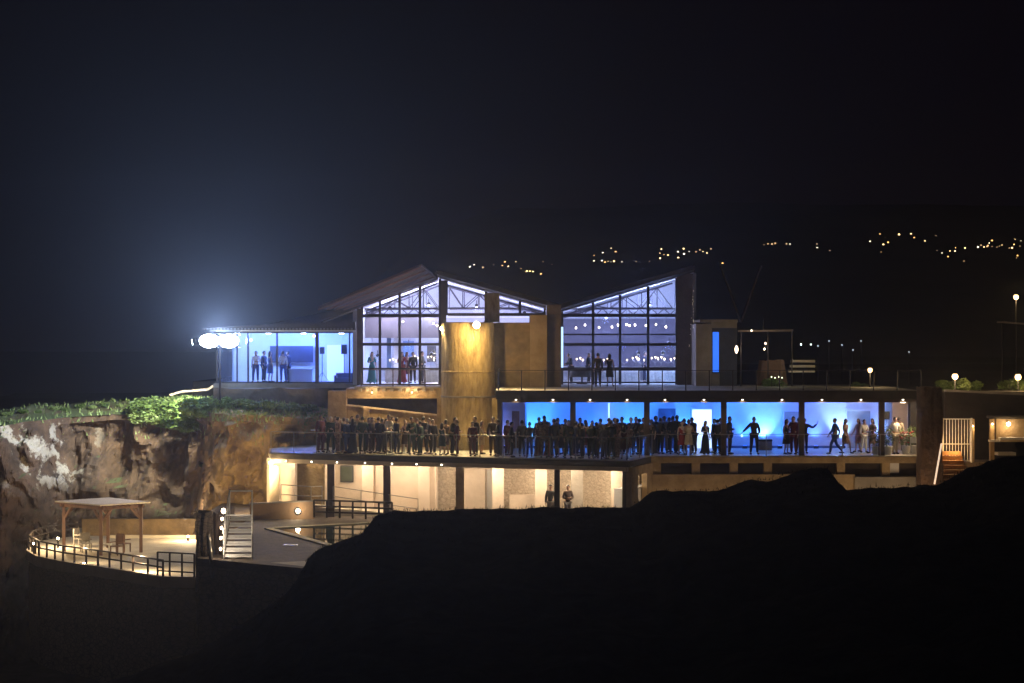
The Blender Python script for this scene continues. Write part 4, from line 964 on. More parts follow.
def make_person(pose, kind, hair='short'):
    J = {k: Vector(v) for k, v in {**BASE, **pose}.items()}
    t = thing('person', 'x', 'person')
    fem = kind in ('dress', 'gown', 'skirt')
    mulw = .9 if fem else 1.
    vs_, fs = sk(J, list(J), BE, 0, mulw)
    m_ = MB(); m_.add(vs_, fs)
    # head with face
    hc = J['skull']+Vector((0,-.012,.055)); h = MB(); h.ball((0,0,0), .077, .092, .115, 20, 14)
    for v in h.v:
        if v.y < 0:
            if abs(v.x) < .018 and -.04 < v.z < .02: v.y -= .022*(1-(v.z+.04)/.06*.6)            # nose
            for ex in (-.032,.032):
                if abs(v.x-ex) < .016 and abs(v.z-.008) < .016: v.y += .009                         # eye sockets
            if abs(v.x) < .03 and -.072 < v.z < -.052: v.y -= .006                                  # lips
            if v.z < -.08: v.y -= .01                                                                # chin
        if v.z < -.03: v.x *= 1-(-.03-v.z)*3.2
    m_.add([v+hc for v in h.v], h.f)
    for s in (-1,1): m_.ball(hc+Vector((s*.078,.01,-.005)), .012,.02,.03,8,6)
    # hands: fingers and thumb
    for s, S in ((1,'L'),(-1,'R')):
        p = J['pa'+S]; d = (p-J['wr'+S]).normalized(); sd = d.cross(Vector((s,0,0))); sd = (sd if sd.length > .3 else Vector((0,1,0))).normalized(); nrm = d.cross(sd).normalized()
        if nrm.x*s > 0: nrm = -nrm
        for k, ln in enumerate((.07,.078,.072,.055)):
            b0 = p+sd*(.024-.016*k)+d*.01; b1 = b0+d*ln*.55+nrm*.006; b2 = b1+d*ln*.4+nrm*.028
            m_.tube(b0,b1,.0095,.0085,6); m_.tube(b1,b2,.0085,.006,6)
        tb = p-d*.03+sd*.028; m_.tube(tb, tb+d*.035+sd*.025, .012,.01,6); m_.tube(tb+d*.035+sd*.025, tb+d*.065+sd*.025+nrm*.01,.01,.007,6)
    body = m_.build('body', 'white', t, smooth=True)
    # hair
    hb = MB(); hh = MB(); hh.ball((0,0,0), .088, .1, .122, 18, 12)
    for v in hh.v:
        if v.y < -.02 and v.z < .055: v.y = -.02+(v.y+.02)*.2; 
        if v.z < -.045: v.z = -.045 if hair == 'short' else v.z
    hb.add([v+hc+Vector((0,.01,.012)) for v in hh.v], hh.f)
    if hair == 'long':
        lh = MB(); lh.ball((0,0,0), .095, .05, .17, 14, 10); hb.add([v+hc+Vector((0,.062,-.1)) for v in lh.v], lh.f)
    if hair == 'bun': hb.ball(hc+Vector((0,.1,.05)), .045,.04,.045,10,8)
    hb.build('hair', 'black', t, smooth=True)
    ar = ['shL','elL','wrL','shR','elR','wrR']
    if kind in ('suit','shirt'):
        x_ = .022 if kind == 'suit' else .012
        up = ['pelvis','waist','chest','shL','elL','wrL','shR','elR','wrR','neck']
        JJ = dict(J); JJ['neck'] = J['chest'].lerp(J['neck'], .75)
        if kind == 'suit': JJ['pelvis'] = J['pelvis']-Vector((0,0,.1)); 
        vs_, fs = sk(JJ, up, BE, x_, 1, {'pelvis': .145+x_*.5, 'neck': .06+x_})
        MB().add(vs_, fs).build('jacket' if kind == 'suit' else 'shirt', 'black', t, smooth=True)
        lo = ['pelvis','hiL','knL','anL','hiR','knR','anR']
        vs_, fs = sk(J, lo, BE, .022)
        MB().add(vs_, fs).build('trousers', 'black', t, smooth=True)
    else:
        up = ['pelvis','waist','chest','shL','shR']+(['elL','elR'] if kind == 'gown' else [])
        vs_, fs = sk(J, up, BE, .012, .9)
        dm = MB().add(vs_, fs)
        kz = .5 if kind != 'gown' else .06
        c_ = J['pelvis']; sw = (J['anL']+J['anR'])/2; sw = Vector((sw.x-c_.x, sw.y-c_.y, 0))
        ro = 14; rings = [(c_.z+.14,.11),(c_.z,.165),(c_.z-.15,.19),(kz+.2,.2 if kind!='gown' else .24),(kz,.215 if kind!='gown' else .31)]
        vv_ = []
        for z_, r_ in rings:
            f = max(0,(c_.z-z_)/c_.z)
            for i in range(ro): a_ = 2*math.pi*i/ro; vv_.append(Vector((c_.x+sw.x*f+r_*math.cos(a_)*(1+.06*math.sin(3*a_)*f), c_.y+sw.y*f+r_*.8*math.sin(a_), z_)))
        k_ = len(rings); dm.add(vv_, [(j*ro+i,(j+1)*ro+i,(j+1)*ro+(i+1)%ro,j*ro+(i+1)%ro) for j in range(k_-1) for i in range(ro)]+[tuple((k_-1)*ro+i for i in range(ro))])
        dm.build('dress', 'black', t, smooth=True)
    for S in 'LR':
        a_, b_ = J['an'+S], J['to'+S]; d = (b_-a_); 
        sh = MB().ball(a_.lerp(b_, .55)+Vector((0,0,-.012)), .048, .13, .04, 10, 6)
        sh.build('shoe', 'black', t, smooth=True)
    return t
# ------- poses
arm_glass = dict(elR=(-.24,.0,1.15), wrR=(-.13,-.2,1.2), paR=(-.1,-.26,1.24))
arms_fold = dict(elR=(-.23,-.02,1.14), wrR=(-.02,-.2,1.16), paR=(.04,-.21,1.17), elL=(.23,-.02,1.14), wrL=(.04,-.18,1.1), paL=(-.02,-.2,1.1))
hips = dict(elR=(-.33,.06,1.16), wrR=(-.17,-.02,1.0), paR=(-.14,-.05,.97), elL=(.33,.06,1.16), wrL=(.17,-.02,1.0), paL=(.14,-.05,.97))
walk = dict(hiL=(.08,0,.9), knL=(.08,-.22,.52), anL=(.08,-.27,.1), toL=(.08,-.42,.05), hiR=(-.08,0,.9), knR=(-.08,.1,.5), anR=(-.08,.4,.16), toR=(-.08,.3,.04),
            elL=(.22,.14,1.15), wrL=(.22,.12,.92), paL=(.22,.1,.84), elR=(-.22,-.06,1.14), wrR=(-.22,-.22,.95), paR=(-.22,-.27,.88), chest=(0,-.02,1.32))
phone = dict(elR=(-.38,-.1,1.22), wrR=(-.58,-.22,1.06), paR=(-.65,-.26,1.02), hiL=(.11,0,.9), knL=(.15,0,.5), anL=(.17,.03,.09), toL=(.2,-.13,.035), hiR=(-.1,0,.9), anR=(-.15,.03,.09), knR=(-.13,-.015,.5), toR=(-.18,-.12,.035), elL=(.27,.04,1.14), wrL=(.2,-.1,.98), paL=(.15,-.15,.95))
wave = dict(elL=(.42,-.05,1.28), wrL=(.6,-.1,1.45), paL=(.64,-.12,1.53))
slouch = dict(hiR=(-.1,0,.9), anR=(-.17,.0,.09), toR=(-.22,-.15,.035), knR=(-.14,-.06,.5), elL=(.24,.0,1.15), wrL=(.1,-.18,1.14), paL=(.04,-.22,1.16))
lean = dict(elL=(.24,-.12,1.16), wrL=(.16,-.34,1.08), paL=(.14,-.4,1.07), elR=(-.24,-.12,1.16), wrR=(-.16,-.34,1.08), paR=(-.14,-.4,1.07), chest=(0,-.05,1.31), neck=(0,-.09,1.46), skull=(0,-.13,1.54), shL=(.16,-.06,1.4), shR=(-.16,-.06,1.4))
PR = {'suit':make_person({}, 'suit'), 'suit_glass':make_person(arm_glass,'suit'), 'suit_fold':make_person({**arms_fold,**{'anR':(-.15,.05,.09)}},'suit'), 'suit_lean':make_person(lean,'suit'),
      'suit_slouch':make_person(slouch,'suit'), 'dress':make_person(slouch,'dress','long'), 'dress_fold':make_person(arms_fold,'dress','bun'), 'gown':make_person(arm_glass,'gown','long'),
      'shirt_hips':make_person(hips,'shirt'), 'shirt':make_person(slouch,'shirt'), 'walk':make_person(walk,'suit'), 'phone':make_person(phone,'suit'), 'wave':make_person(wave,'suit'),
      'walk_dress':make_person({**walk,'anR':(-.08,.2,.12),'toR':(-.08,.08,.04),'knR':(-.08,.04,.5)},'dress','long')}
SK = [pm('skin_tan',(.42,.25,.17),.6), pm('skin_fair',(.6,.42,.33),.6), pm('skin_deep',(.2,.11,.07),.6)]
HR = [pm('hair_black',(.012,.01,.009),.5), pm('hair_brown',(.07,.035,.02),.5), pm('hair_grey',(.5,.47,.43),.6)]
def cm(n_, c, c2=None): return pm('cloth_'+n_, c, .85, c2, 9, .1)
CL_ = dict(black=cm('black',(.012,.012,.014)), navy=cm('navy',(.02,.028,.06)), charcoal=cm('charcoal',(.04,.04,.045)), brown=cm('brown',(.07,.045,.03)), green=cm('green',(.02,.06,.04)), teal=cm('teal',(.02,.2,.2)),
           red=cm('red',(.3,.02,.03)), wine=cm('wine',(.12,.015,.03)), white=cm('white',(.7,.68,.64)), cream=cm('cream',(.5,.42,.3)), pink=cm('pink',(.6,.28,.3)), grey=cm('grey',(.2,.19,.18)), print=cm('print',(.5,.3,.25),(.03,.02,.02)), blue=cm('blue',(.05,.09,.25)))
usedp = set(); count = {}
def person(px, D, kind, top, bot=None, rz=0, z=ZT, s=1., hair=0, skin=0, label='', group=None):
    src = PR[kind]; t = src if kind not in usedp else copy_tree(src); usedp.add(kind)
    t.location = (X(px,D), D, z+.002); t.rotation_euler = (0,0,rz); t.scale = (s,s,s); t['label'] = label
    if group: t['group'] = group
    elif 'group' in t.keys(): del t['group']
    for c in t.children:
        n_ = c.name.split('.')[0]
        mt = SK[skin] if n_ == 'body' else HR[hair] if n_ == 'hair' else CL_['black'] if n_ == 'shoe' else CL_[bot or top] if n_ == 'trousers' else CL_[top]
        c.material_slots[0].link = 'OBJECT'; c.material_slots[0].material = mt
    return t
KW = {'suit':'suit','suit_glass':'suit with drink','suit_fold':'suit, arms folded','suit_lean':'suit, leaning','suit_slouch':'suit, arm bent','dress':'short dress','dress_fold':'dress, hair up','gown':'long dress','shirt':'shirt','shirt_hips':'shirt with hands on hips'}
def crowd(rows, where, group, depthf):
    n_ = 0
    for r in sorted(rows, key=lambda r: r[0]):
        n_ += 1; px, off, kind, top = r[:4]; o = dict(r[4]) if len(r) > 4 else {}
        o.setdefault('rz', random.uniform(-1.2,1.2) if random.random() < .45 else math.pi+random.uniform(-1.2,1.2))
        o.setdefault('s', random.uniform(.94,1.07) if kind.startswith('s') else random.uniform(.88,.99))
        o.setdefault('skin', random.choice([0,1,1])); o.setdefault('hair', random.choice([0,0,1]))
        if top in ('black','charcoal','navy','brown') and random.random() < .16: top = random.choice(['grey','cream','print','wine','green','blue'])
        D = depthf(px, off)
        person(px, D, kind, top, o.pop('bot', None), label='%s in %s %s, number %d from left %s' % ('guest', 'pale' if top == 'cream' else top, KW[kind], n_, where), group=group, **o)
def dfront(px, off): return front(px).y+off
g1 = [(320.5,.9,'suit','charcoal'),(325.5,1.6,'dress','wine'),(324,3.2,'shirt','white'),(331,.7,'suit_slouch','green',{'hair':2}),(335.5,1.9,'suit_glass','black'),(338,.6,'suit','navy'),(341,2.2,'gown','brown',{'hair':2}),
      (344,1.2,'suit','black'),(347.5,.6,'suit_fold','charcoal',{'hair':2}),(352,1.8,'suit_glass','black'),(353,.7,'gown','navy'),(357.5,2.4,'shirt','cream',{'bot':'cream'}),(362.5,.5,'suit_lean','green'),(369,1.8,'suit','charcoal'),
      (373.5,2.6,'dress','red'),(372,1.1,'suit_slouch','brown'),(378.5,1.0,'suit','navy'),(382,.6,'suit_glass','charcoal'),(386,2.8,'dress','cream'),(389,2.0,'shirt','white',{'bot':'black'}),(392,2.9,'suit','black'),(396.5,.9,'suit_slouch','navy')]
crowd(g1, 'at balcony left end', 'guests at the left end of the balcony', dfront)
g2 = [(405.5,1.8,'dress','brown'),(411.5,.8,'suit_glass','black'),(417,2.4,'suit','charcoal'),(420,.45,'suit','green'),(423.5,2.2,'suit_fold','black'),(429.5,1.7,'shirt','grey',{'bot':'black'}),(433,1.2,'suit','charcoal'),
      (442,.6,'dress','green'),(446,1.4,'dress_fold','brown'),(452.5,.8,'suit_lean','black',{'rz':1.3}),(457,.5,'suit','brown',{'rz':-1.4})]
crowd(g2, 'between table and tower', 'guests in front of the ochre wall', dfront)
g3 = [(472.5,.5,'suit','black',{'rz':.3}),(475,1.6,'suit_glass','charcoal'),(481.8,2.6,'dress','cream',{'rz':1.2}),(493,1.5,'suit','brown'),(498,.5,'suit_slouch','charcoal',{'rz':-1.5}),(507.5,1.8,'suit','wine'),(511.5,.4,'suit_slouch','black',{'rz':1.5}),
      (522,1.1,'suit','navy',{'rz':3}),(529.5,1.1,'suit','navy',{'rz':-3}),(537.8,1.6,'gown','wine'),(539,4.2,'suit','navy'),(544.5,.6,'suit_fold','brown',{'skin':0}),(544.2,5.2,'suit','black'),(549,1.4,'gown','red'),
      (554,.6,'suit','charcoal'),(557.5,3.5,'suit_glass','navy'),(562,1.3,'dress','navy'),(565.3,4.4,'suit','black'),(568.5,.6,'suit_slouch','green')]
crowd(g3, 'between tower and first pillar', 'guests between the tower and the first pillar', dfront)
g4 = [(576,2.6,'suit','navy'),(580,5.,'suit','black'),(582,.6,'suit','charcoal'),(585.5,3.6,'dress','wine'),(591,.6,'suit_lean','green',{'hair':2,'s':.97}),(592,3.9,'suit','black'),(596.5,1.5,'suit_slouch','navy'),(600,.8,'shirt','brown',{'hair':2}),
      (600.5,5.,'suit','black'),(604,.4,'suit_glass','charcoal',{'hair':2,'s':.93}),(609,3.8,'suit','brown'),(611,.6,'suit_fold','green'),(614.5,4.4,'suit_glass','navy'),(617,1.8,'suit','black'),(622,5.,'suit','navy'),(624,1.,'dress','wine'),
      (631,4.6,'suit_slouch','navy'),(628.5,2.5,'dress_fold','print'),(636,4.8,'suit','navy'),(639.5,5.4,'suit_glass','black')]
crowd(g4, 'between first and second pillars', 'guests between the first and second pillars', lambda px, off: max(dfront(min(px,627), off), 95.5+max(0,px-627)*.2+off*.5) if px > 624 else dfront(px, off))
dr_ = lambda px, off: 99.2+off
g5 = [(643.5,.7,'suit_fold','brown'),(651.5,1.2,'gown','charcoal'),(655.5,2.4,'suit','navy'),(660.5,1.4,'suit_glass','black'),(664.3,2.2,'suit','navy'),(669,2.9,'suit','black'),(672.8,1.2,'suit_slouch','navy'),(677,2.,'suit','black'),(682,.7,'dress','red'),
      (684,3.4,'suit_glass','navy'),(688.7,.5,'dress_fold','cream',{'rz':3.1}),(694,1.6,'suit_lean','navy',{'rz':-.9}),(705.5,1.,'gown','navy',{'rz':.5}),(714.5,2.2,'suit','blue'),(717.5,1.0,'suit_fold','black'),(720.5,2.,'suit_glass','navy')]
crowd(g5, 'between second and third pillars', 'guests between the second and third pillars', dr_)
person(729.5, 100.3, 'suit_slouch', 'navy', rz=1.2, s=1.05, label='tall guest in navy suit right against the third room pillar')
ph = person(754, 100., 'phone', 'black', rz=.15, s=1.04, label='man in black suit alone, seen from behind, holding out a lit phone')
hp = P(741.8,435.5,99.6); pt = thing('phone', 'small glowing phone held out by the lone man in black', 'phone', hp)
MB().box(hp.x-.04,hp.x+.04,hp.y,hp.y+.012,hp.z-.08,hp.z+.08).build('case','black',pt); MB().box(hp.x-.036,hp.x+.036,hp.y-.003,hp.y-.001,hp.z-.075,hp.z+.075).build('screen','screenwhite',pt)
person(786.5,100.6,'dress','charcoal',rz=.8,s=.97,label='woman in charcoal dress, leftmost before the grey door')
person(793.5,100.3,'suit_glass','wine',rz=-.5,s=1.05,label='tallest guest before the grey door, in wine red')
person(798.8,101.2,'suit','brown',rz=2.6,s=1.,label='guest in brown suit just left of the fourth pillar')
person(804.5,101.0,'wave','navy',rz=.2,s=.98,label='guest in navy raising a hand right of the fourth pillar')
person(835,100.3,'walk','blue',rz=-1.4,s=1.0,label='man in blue suit striding past the bright wall patch')
person(845.5,100.8,'walk_dress','print',rz=.7,s=.97,hair=1,label='curly-haired woman in light patterned dress walking behind the striding man')
person(858.5,102.2,'walk_dress','pink',rz=-1.,s=.95,hair=1,label='woman in pink dress in front of the grey door')
person(864.2,102.,'shirt','white','white',rz=.3,s=.93,label='small guest dressed in white before the grey door')
person(872.5,100.9,'dress','print',rz=-.9,s=.98,label='woman in dark patterned dress left of the fifth pillar')
person(895.,100.4,'shirt_hips','white','cream',rz=.5,s=1.03,skin=0,label='man in white shirt with hands on hips beside the flowers')
person(899.,101.7,'shirt','cream','black',rz=2.8,s=1.0,label='person in cream shirt half hidden behind the man in white')
person(598,107.,'suit','black',rz=3.,z=ZU,s=1.0,label='left of two dark figures standing on the upper terrace')
person(609.5,107.4,'dress','black',rz=2.9,z=ZU,s=.98,label='woman in short dark dress, right of the two on upper terrace')
person(372,114.,'gown','teal',rz=.4,z=ZU+.02,s=1.0,label='woman in long teal dress in the left hall')
person(402,114.2,'gown','red',rz=-.2,z=ZU+.02,s=1.0,label='woman in long red dress in the left hall')
person(407,115,'dress','wine',rz=.6,z=ZU+.02,s=1.0,label='woman in wine dress right of the red one in hall')
person(413,114.6,'suit','black',rz=.2,z=ZU+.02,s=1.0,label='guest in black suit right of the two women in hall')
person(422,114.,'suit_slouch','charcoal',rz=1.2,z=ZU+.02,s=1.02,label='guest in charcoal suit nearest the tower in left hall')
person(571,114.,'suit_lean','black',rz=-1.3,z=ZU+.02,s=.97,label='dark guest leaning at the left end of right hall')
person(589,114.4,'suit_slouch','black',rz=1.1,z=ZU+.02,s=.97,label='dark guest behind the round table in right hall')
person(645,117.4,'suit','navy',rz=1,z=ZU+.02,s=1.,label='guest deep inside the right hall among the candles')
for i,(px,D,k,c,l) in enumerate([(256,115.2,'shirt','white','guest in white shirt beneath the small bulb in the pavilion'),(264,116,'suit','navy','guest in navy suit in the pavilion left of the thin mullion'),(270,115.4,'dress','blue','woman in blue dress at the pavilion mullion'),
    (283,115,'shirt','white','guest in bright white shirt before the dark screen'),(288,116,'suit','navy','guest in navy suit beside the white-shirted one in pavilion')]):
    person(px,D,k,c,'blue' if k=='shirt' else None,rz=i*1.1,z=zf,s=1.,label=l)
for px, k, c, lb in ((550.5,'suit','charcoal','left of the two people standing below the balcony'),(568,'suit_fold','brown','right of the two people below the balcony, arms folded')):
    q = back(px, 1.6); person(px, q.y, k, c, 'grey', rz=.1 if px > 560 else -.2, z=ZD, s=1.02, label=lb)
for k_, v in PR.items():
    if k_ not in usedp:
        for ch in list(v.children): bpy.data.objects.remove(ch)
        bpy.data.objects.remove(v)

# ------------------------------------------------------------------ furniture on the terraces
def cocktail(px, off, label):
    D = front(px).y+off; q = Vector((X(px,D),D,ZT)); t = thing('cocktail_table', label, 'table', q, 'white cocktail tables')
    MB().lathe(q, [(.34,1.06),(.36,1.07),(.36,1.1)], 20).build('tabletop','cloth',t); MB().lathe(q,[(.035,.04),(.035,1.06)],10).build('pole','whiterail',t)
    MB().lathe(q, [(.28,0),(.28,.03),(.05,.06)], 18).build('base','whiterail',t)
cocktail(391.5,.7,'white cocktail table at the right end of the dense crowd'); cocktail(404,2.2,'white cocktail table just right of the first, further back'); cocktail(318,1.3,'white cocktail table at the far left of the crowd'); cocktail(516,2.4,'white cocktail table before the brown door')
cs = thing('equipment_case', 'grey box with dark lid beside the lone man in black', 'case', (X(765.5,103),103,ZT))
MB().pbox(759,772,441.5,450.5,103,.6).build('body','concrete',cs); MB().pbox(758.6,772.4,439.6,441.4,102.98,.64).build('lid','black',cs)
def planter(px, py, D, label, fl=False):
    q = P(px,py,D); q.z = ZT; t = thing('potted_plant', label, 'plant', q, 'plants at the right end of the room')
    MB().lathe(q,[(.16,0),(.22,.42),(.24,.42)],16).build('pot','whiterail',t)
    foliage(.42,.38,.85,420,.055,c=q+Vector((0,0,.42)),seed=int(px)).build('foliage','leaf',t)
    if fl:
        m_ = MB(); rnd = random.Random(3)
        for k in range(40): m_.ball(q+Vector((rnd.uniform(-.35,.35),rnd.uniform(-.35,.1),.55+rnd.uniform(0,.55))),.035,nu=6,nv=4)
        m_.build('flowers','flower',t)
planter(906,450,100.4,'potted red flowers right of the man in white shirt',True); planter(915,450,100.6,'leafy potted plant in the right corner of the room'); planter(876,450,99.9,'potted bush left of the fifth pillar'); planter(888,450,99.9,'potted bush right of the fifth pillar')
ch_ = thing('white_chair', 'small white chair at the far right of the terrace', 'chair', (X(915,99.8),99.8,ZT)); q = Vector(ch_.location)
MB().box(q.x-.2,q.x+.2,q.y-.2,q.y+.2,q.z+.43,q.z+.46).build('seat','whiterail',ch_); MB().box(q.x-.2,q.x+.2,q.y+.18,q.y+.21,q.z+.55,q.z+.85).build('backrest','whiterail',ch_)
for sx in (-.18,.18):
    for sy in (-.18,.18): MB().box(q.x+sx-.02,q.x+sx+.02,q.y+sy-.02,q.y+sy+.02,q.z,q.z+(.43 if sy<0 else .85)).build('leg','whiterail',ch_)
rt = thing('round_table', 'dark round table with ruffled cloth behind the hall glass', 'table', P(582,382,113.2)); q = Vector((X(582,113.2),113.2,ZU+.02)); rt.location = q
MB().lathe(q,[(.62,.72),(.62,.76)],24).build('tabletop','charcoal' if False else 'steel',rt); MB().lathe(q,[(.05,0),(.05,.72)],10).build('pole','steel',rt)
MB().lathe(q,[(.66,.38),(.63,.72)],24).build('tablecloth','slab',rt); MB().lathe(q,[(.3,0),(.3,.04)],16).build('base','steel',rt)

# ------------------------------------------------------------------ right side: pier, steps, gate, walls and street lamps
D = 97.5
rough('stone_pier', [(X(921,D),D),(X(944,D),D+1.4)], 2, Z(388,D), 'pier', .12, 'tall rough brown pier at the right end of the terrace', 'pier', 2, -.02)
ss = thing('timber_steps', 'warm lit timber steps climbing behind the brown pier', 'stairs', (X(955,99),99,ZT-1))
for i in range(8):
    z = Z(484,98)+i*.2; MB().box(X(938,98)+.02*i, X(972,98), 98+i*.34, 98+i*.34+.36, z-.18, z).build('step','steps',ss)
gz = Z(462,100.9)
MB().bar(P(934.5,484,96.9), P(941.5,443.5,97.2), .06, .1).build('lit_handrail', em('lit_handrail_strip',(1,.72,.5),.8), ss)
gt = thing('metal_gate', 'white metal bar gate at the top of timber steps', 'gate', (X(957,100.9),100.9,gz))
m_ = MB()
for i in range(10): px = 943.5+i*3; m_.tube(P(px,461,100.9),P(px,419.5,100.9),.022,n=6)
m_.build('bars','whiterail',gt); MB().tube(P(943,419,100.9),P(971.5,419,100.9),.03).build('top_rail','whiterail',gt); MB().tube(P(943,444,100.9),P(971.5,444,100.9),.025).build('middle_rail','whiterail',gt); MB().tube(P(943,461,100.9),P(971.5,461,100.9),.025).build('bottom_rail','whiterail',gt)
for px in (942.5,971.5): MB().tube(P(px,463,100.9),P(px,418,100.9),.045).build('gate_post','whiterail',gt)
struct('landing', MB().box(X(938,100.7), X(1100,101), 100.7, 103.5, 2, gz-.02), 'deck')
tw = tag(MB().pbox(945,1120,392,470,103.4,.4).build('garden_wall', pm('dark_garden_wall',(.035,.027,.023),.95,(.02,.016,.014),1.3,.4)), 'long dark wall with pale coping behind the gate', 'wall')
tag(MB().bar(P(945,390.5,103.3),P(1120,399,103.3),.5,.1).build('wall_coping','concrete'), 'pale coping line running right above the dark wall', 'coping')
for i,(px,py,wt) in enumerate([(972.5,426,9),(992.5,424,9)]):
    q = P(px,py,101.4); sconce(q, ['small orange lamp on the gate post','small orange lamp right of the gate passage'][i], wt, (1,.6,.25), .045, .5, None, 'bulb_soft')
    MB().pbox(px-2,px+2,419,466,101.5,.3).build('post','ochre', bpy.data.objects[-1] if False else None).name = 'gate_pillar'
    o = [o for o in bpy.data.objects if o.name.startswith('gate_pillar')][-1]; tag(o, ['ochre pillar carrying the lamp beside the gate','ochre pillar between gate passage and kiosk'][i], 'pillar')
kb = thing('kiosk', 'small low kiosk with a lit pale front at the right edge', 'building', P(1008,440,101.8))
MB().pbox(996,1040,419,442,101.8,1.).build('wall', 'ochre', kb); MB().pbox(993,1044,416.5,419,101.6,1.4).build('roof', 'slab', kb)
MB().pbox(1000,1044,437.5,440,101.2,.5).build('counter','whiterail',kb); MB().pbox(990,1000,440,442,101.1,.4).build('ledge','whiterail',kb)
sconce(P(1008.5,424,101.5),'bright warm lamp on the kiosk wall',14,(1,.66,.34),.09,.3)
tag(MB().pbox(998,1016,452.5,455.5,100.9,.8).build('bench','floor'),'pale low bench slab at the right above the black slope','bench')
lamp_o = lamp('POINT', P(956,446,100.0), 60, (1,.55,.2), ss, .1)
def streetlamp(px, py, D, zb, label, watts, r=.13):
    q = P(px,py,D); t = thing('street_lamp', label, 'street lamp', (q.x,q.y,zb), 'lamps along the upper path')
    MB().tube((q.x,q.y,zb),(q.x,q.y,q.z-.1),.045,.03).build('pole','steel',t); r *= 1.35; MB().ball(q,r,r,r,12,8).build('globe','street',t)
    MB().lathe(q+Vector((0,0,r*.85)),[(r*1.2,0),(r*.5,.06)],12).build('cap','steel',t)
    lamp('POINT', q-Vector((0,.25,.1)), watts, (1,.68,.32), t, .1)
streetlamp(870,370,106,ZU,'street lamp standing on the dark upper terrace',60,.09)
streetlamp(955,376.5,105.5,Z(392,105.5),'bright street lamp above the gate with foliage behind',130,.12)
streetlamp(1018,377,105.5,Z(395,105.5),'street lamp above the kiosk at the right edge',110,.12)
streetlamp(1016,297,118,9.5,'tall street lamp high at the right edge',120,.11)
uc = thing('awning', 'small pale awning under the tall street lamp', 'awning', P(1014,323,116)); MB().bar(P(1000,322,116),P(1040,325,116),1.5,.06).build('sheet','canopy',uc)
for px in (1002,1036): MB().tube(P(px,323,116),Vector((X(px,116),116,9.5)),.04).build('post','steel',uc)
for i,(px,py,s) in enumerate([(948,386,.8),(962,387,.9),(972,386,.7),(1010,386,.9),(1023,387,.8),(860,386,.6),(776,379,.9)]):
    t = copy_tree(shrubs[i%3]); D_ = 107.2 if i < 5 else 108; t.location = (X(px,D_),D_,9.5); s *= .8; t.scale = (s,s,s*.8); t.rotation_euler = (0,0,i)
    t['label'] = ['shrub lit by the lamp above the gate, left side','shrub right behind the lamp above the gate','shrub right of the lamp above the gate','shrub left of the lamp over the kiosk','shrub at the frame edge over the kiosk','small shrub left of the upper terrace lamp','dark shrub with lights before the round hut'][i]; t['group'] = 'shrubs along the upper path'
# annex beside the right hall
AN = thing('annex', 'dim annex with one tall blue window right of the hall', 'building', (X(712,109),109,ZU))
MB().pbox(696,712,324,389,109,6).build('wall','concrete',AN); MB().pbox(719.5,737,328,389,109.6,5).build('wall',pm('dark_blue_wall',(.06,.07,.09),.8),AN)
MB().pbox(711,737,322,328,109.2,5).build('wall','concrete',AN); MB().pbox(700,738,319.5,322,108.6,6.5).build('roof','concrete',AN)
w1 = MB().pbox(712,719.5,328,373,109.5,.1).build('window','frame',AN); MB().pbox(712.8,718.8,332,372,109.45,.04).build('pane','bluewin',w1)
MB().pbox(711.9,719.6,373,389,109.55,.3).build('sill_wall','concrete',AN)
sl_ = thing('string_lights', 'two hanging strings of tiny lights on the dark pier by the annex', 'string lights', P(698,290,108.5))
MB().tube(P(693.5,290,108.5),P(689,350,108.5),.008,n=5).tube(P(693.5,290,108.5),P(693.3,330,108.5),.008,n=5).build('cord','black',sl_)
m_ = MB(); rnd = random.Random(5)
for k in range(22): 
    t_ = rnd.random(); a_ = P(693.5,290,108.45).lerp(P(689,350,108.45),t_) if k%2 else P(693.5,290,108.45).lerp(P(693.3,330,108.45),t_); m_.ball(a_,.014,nu=6,nv=4)
m_.build('bulbs',em('tiny_fairy_bulb',(1,.8,.6),1.2),sl_)
pgl = thing('shade_frame', 'thin dark pergola frame with small lamps right of the annex', 'pergola', P(765,350,108))
for px in (741,768,792): MB().tube(P(px,331,108),Vector((X(px,108),108,ZU)),.035).build('post','steel',pgl)
MB().bar(P(738,331,108),P(793,330.5,108),.08,.1).build('beam',pm('grey_beam',(.3,.25,.22),.7),pgl); MB().bar(P(738,331,111),P(793,330.5,111),.08,.1).build('beam','concrete',pgl)
MB().tube(P(763.5,319,108),P(763.5,331,108),.025).build('finial','steel',pgl)
for i,(px,py,m2,r_,wt,lb) in enumerate([(736.5,349.5,'bulb_soft',.13,10,'tall warm lantern beside the blue window'),(765.5,343.5,'bulb_soft',.06,5,'upper warm lantern on the shade frame'),(764.5,349,'bulb_soft',.06,4,'lower warm lantern on the shade frame'),(751.5,330.6,'bulb_soft',.05,0,'tiny light on the shade frame beam'),(801,344.5,'bulb_white',.035,0,'tiny cold light right of the shade frame'),(811,344.5,'bulb_white',.03,0,'second tiny cold light right of the shade frame')]):
    t = thing('lantern', lb, 'lamp', P(px,py,107.8)); q = P(px,py,107.8)
    MB().ball(q,r_*.6,r_*.6,r_*1.5 if r_>.1 else r_,8,6).build('globe',m2,t); MB().lathe(q+Vector((0,0,r_*(1.5 if r_>.1 else 1))),[(r_*.7,0),(.01,.05)],8).build('cap','steel',t)
    if wt: lamp('POINT', q+Vector((0,-.25,0)), wt, (1,.72,.42), t, .05)
hut = rough('round_hut', [(X(757,110),109.4),(X(788,110),111.4)], ZU, Z(360,110), pm('brown_hut',(.16,.1,.07),.9,(.1,.06,.045),1.5,.5), .06, 'brown rounded hut on the dark upper terrace', 'hut', 7, .25)
stp = thing('lit_steps', 'three pale lit steps right of the rounded hut', 'stairs', P(802,370,110))
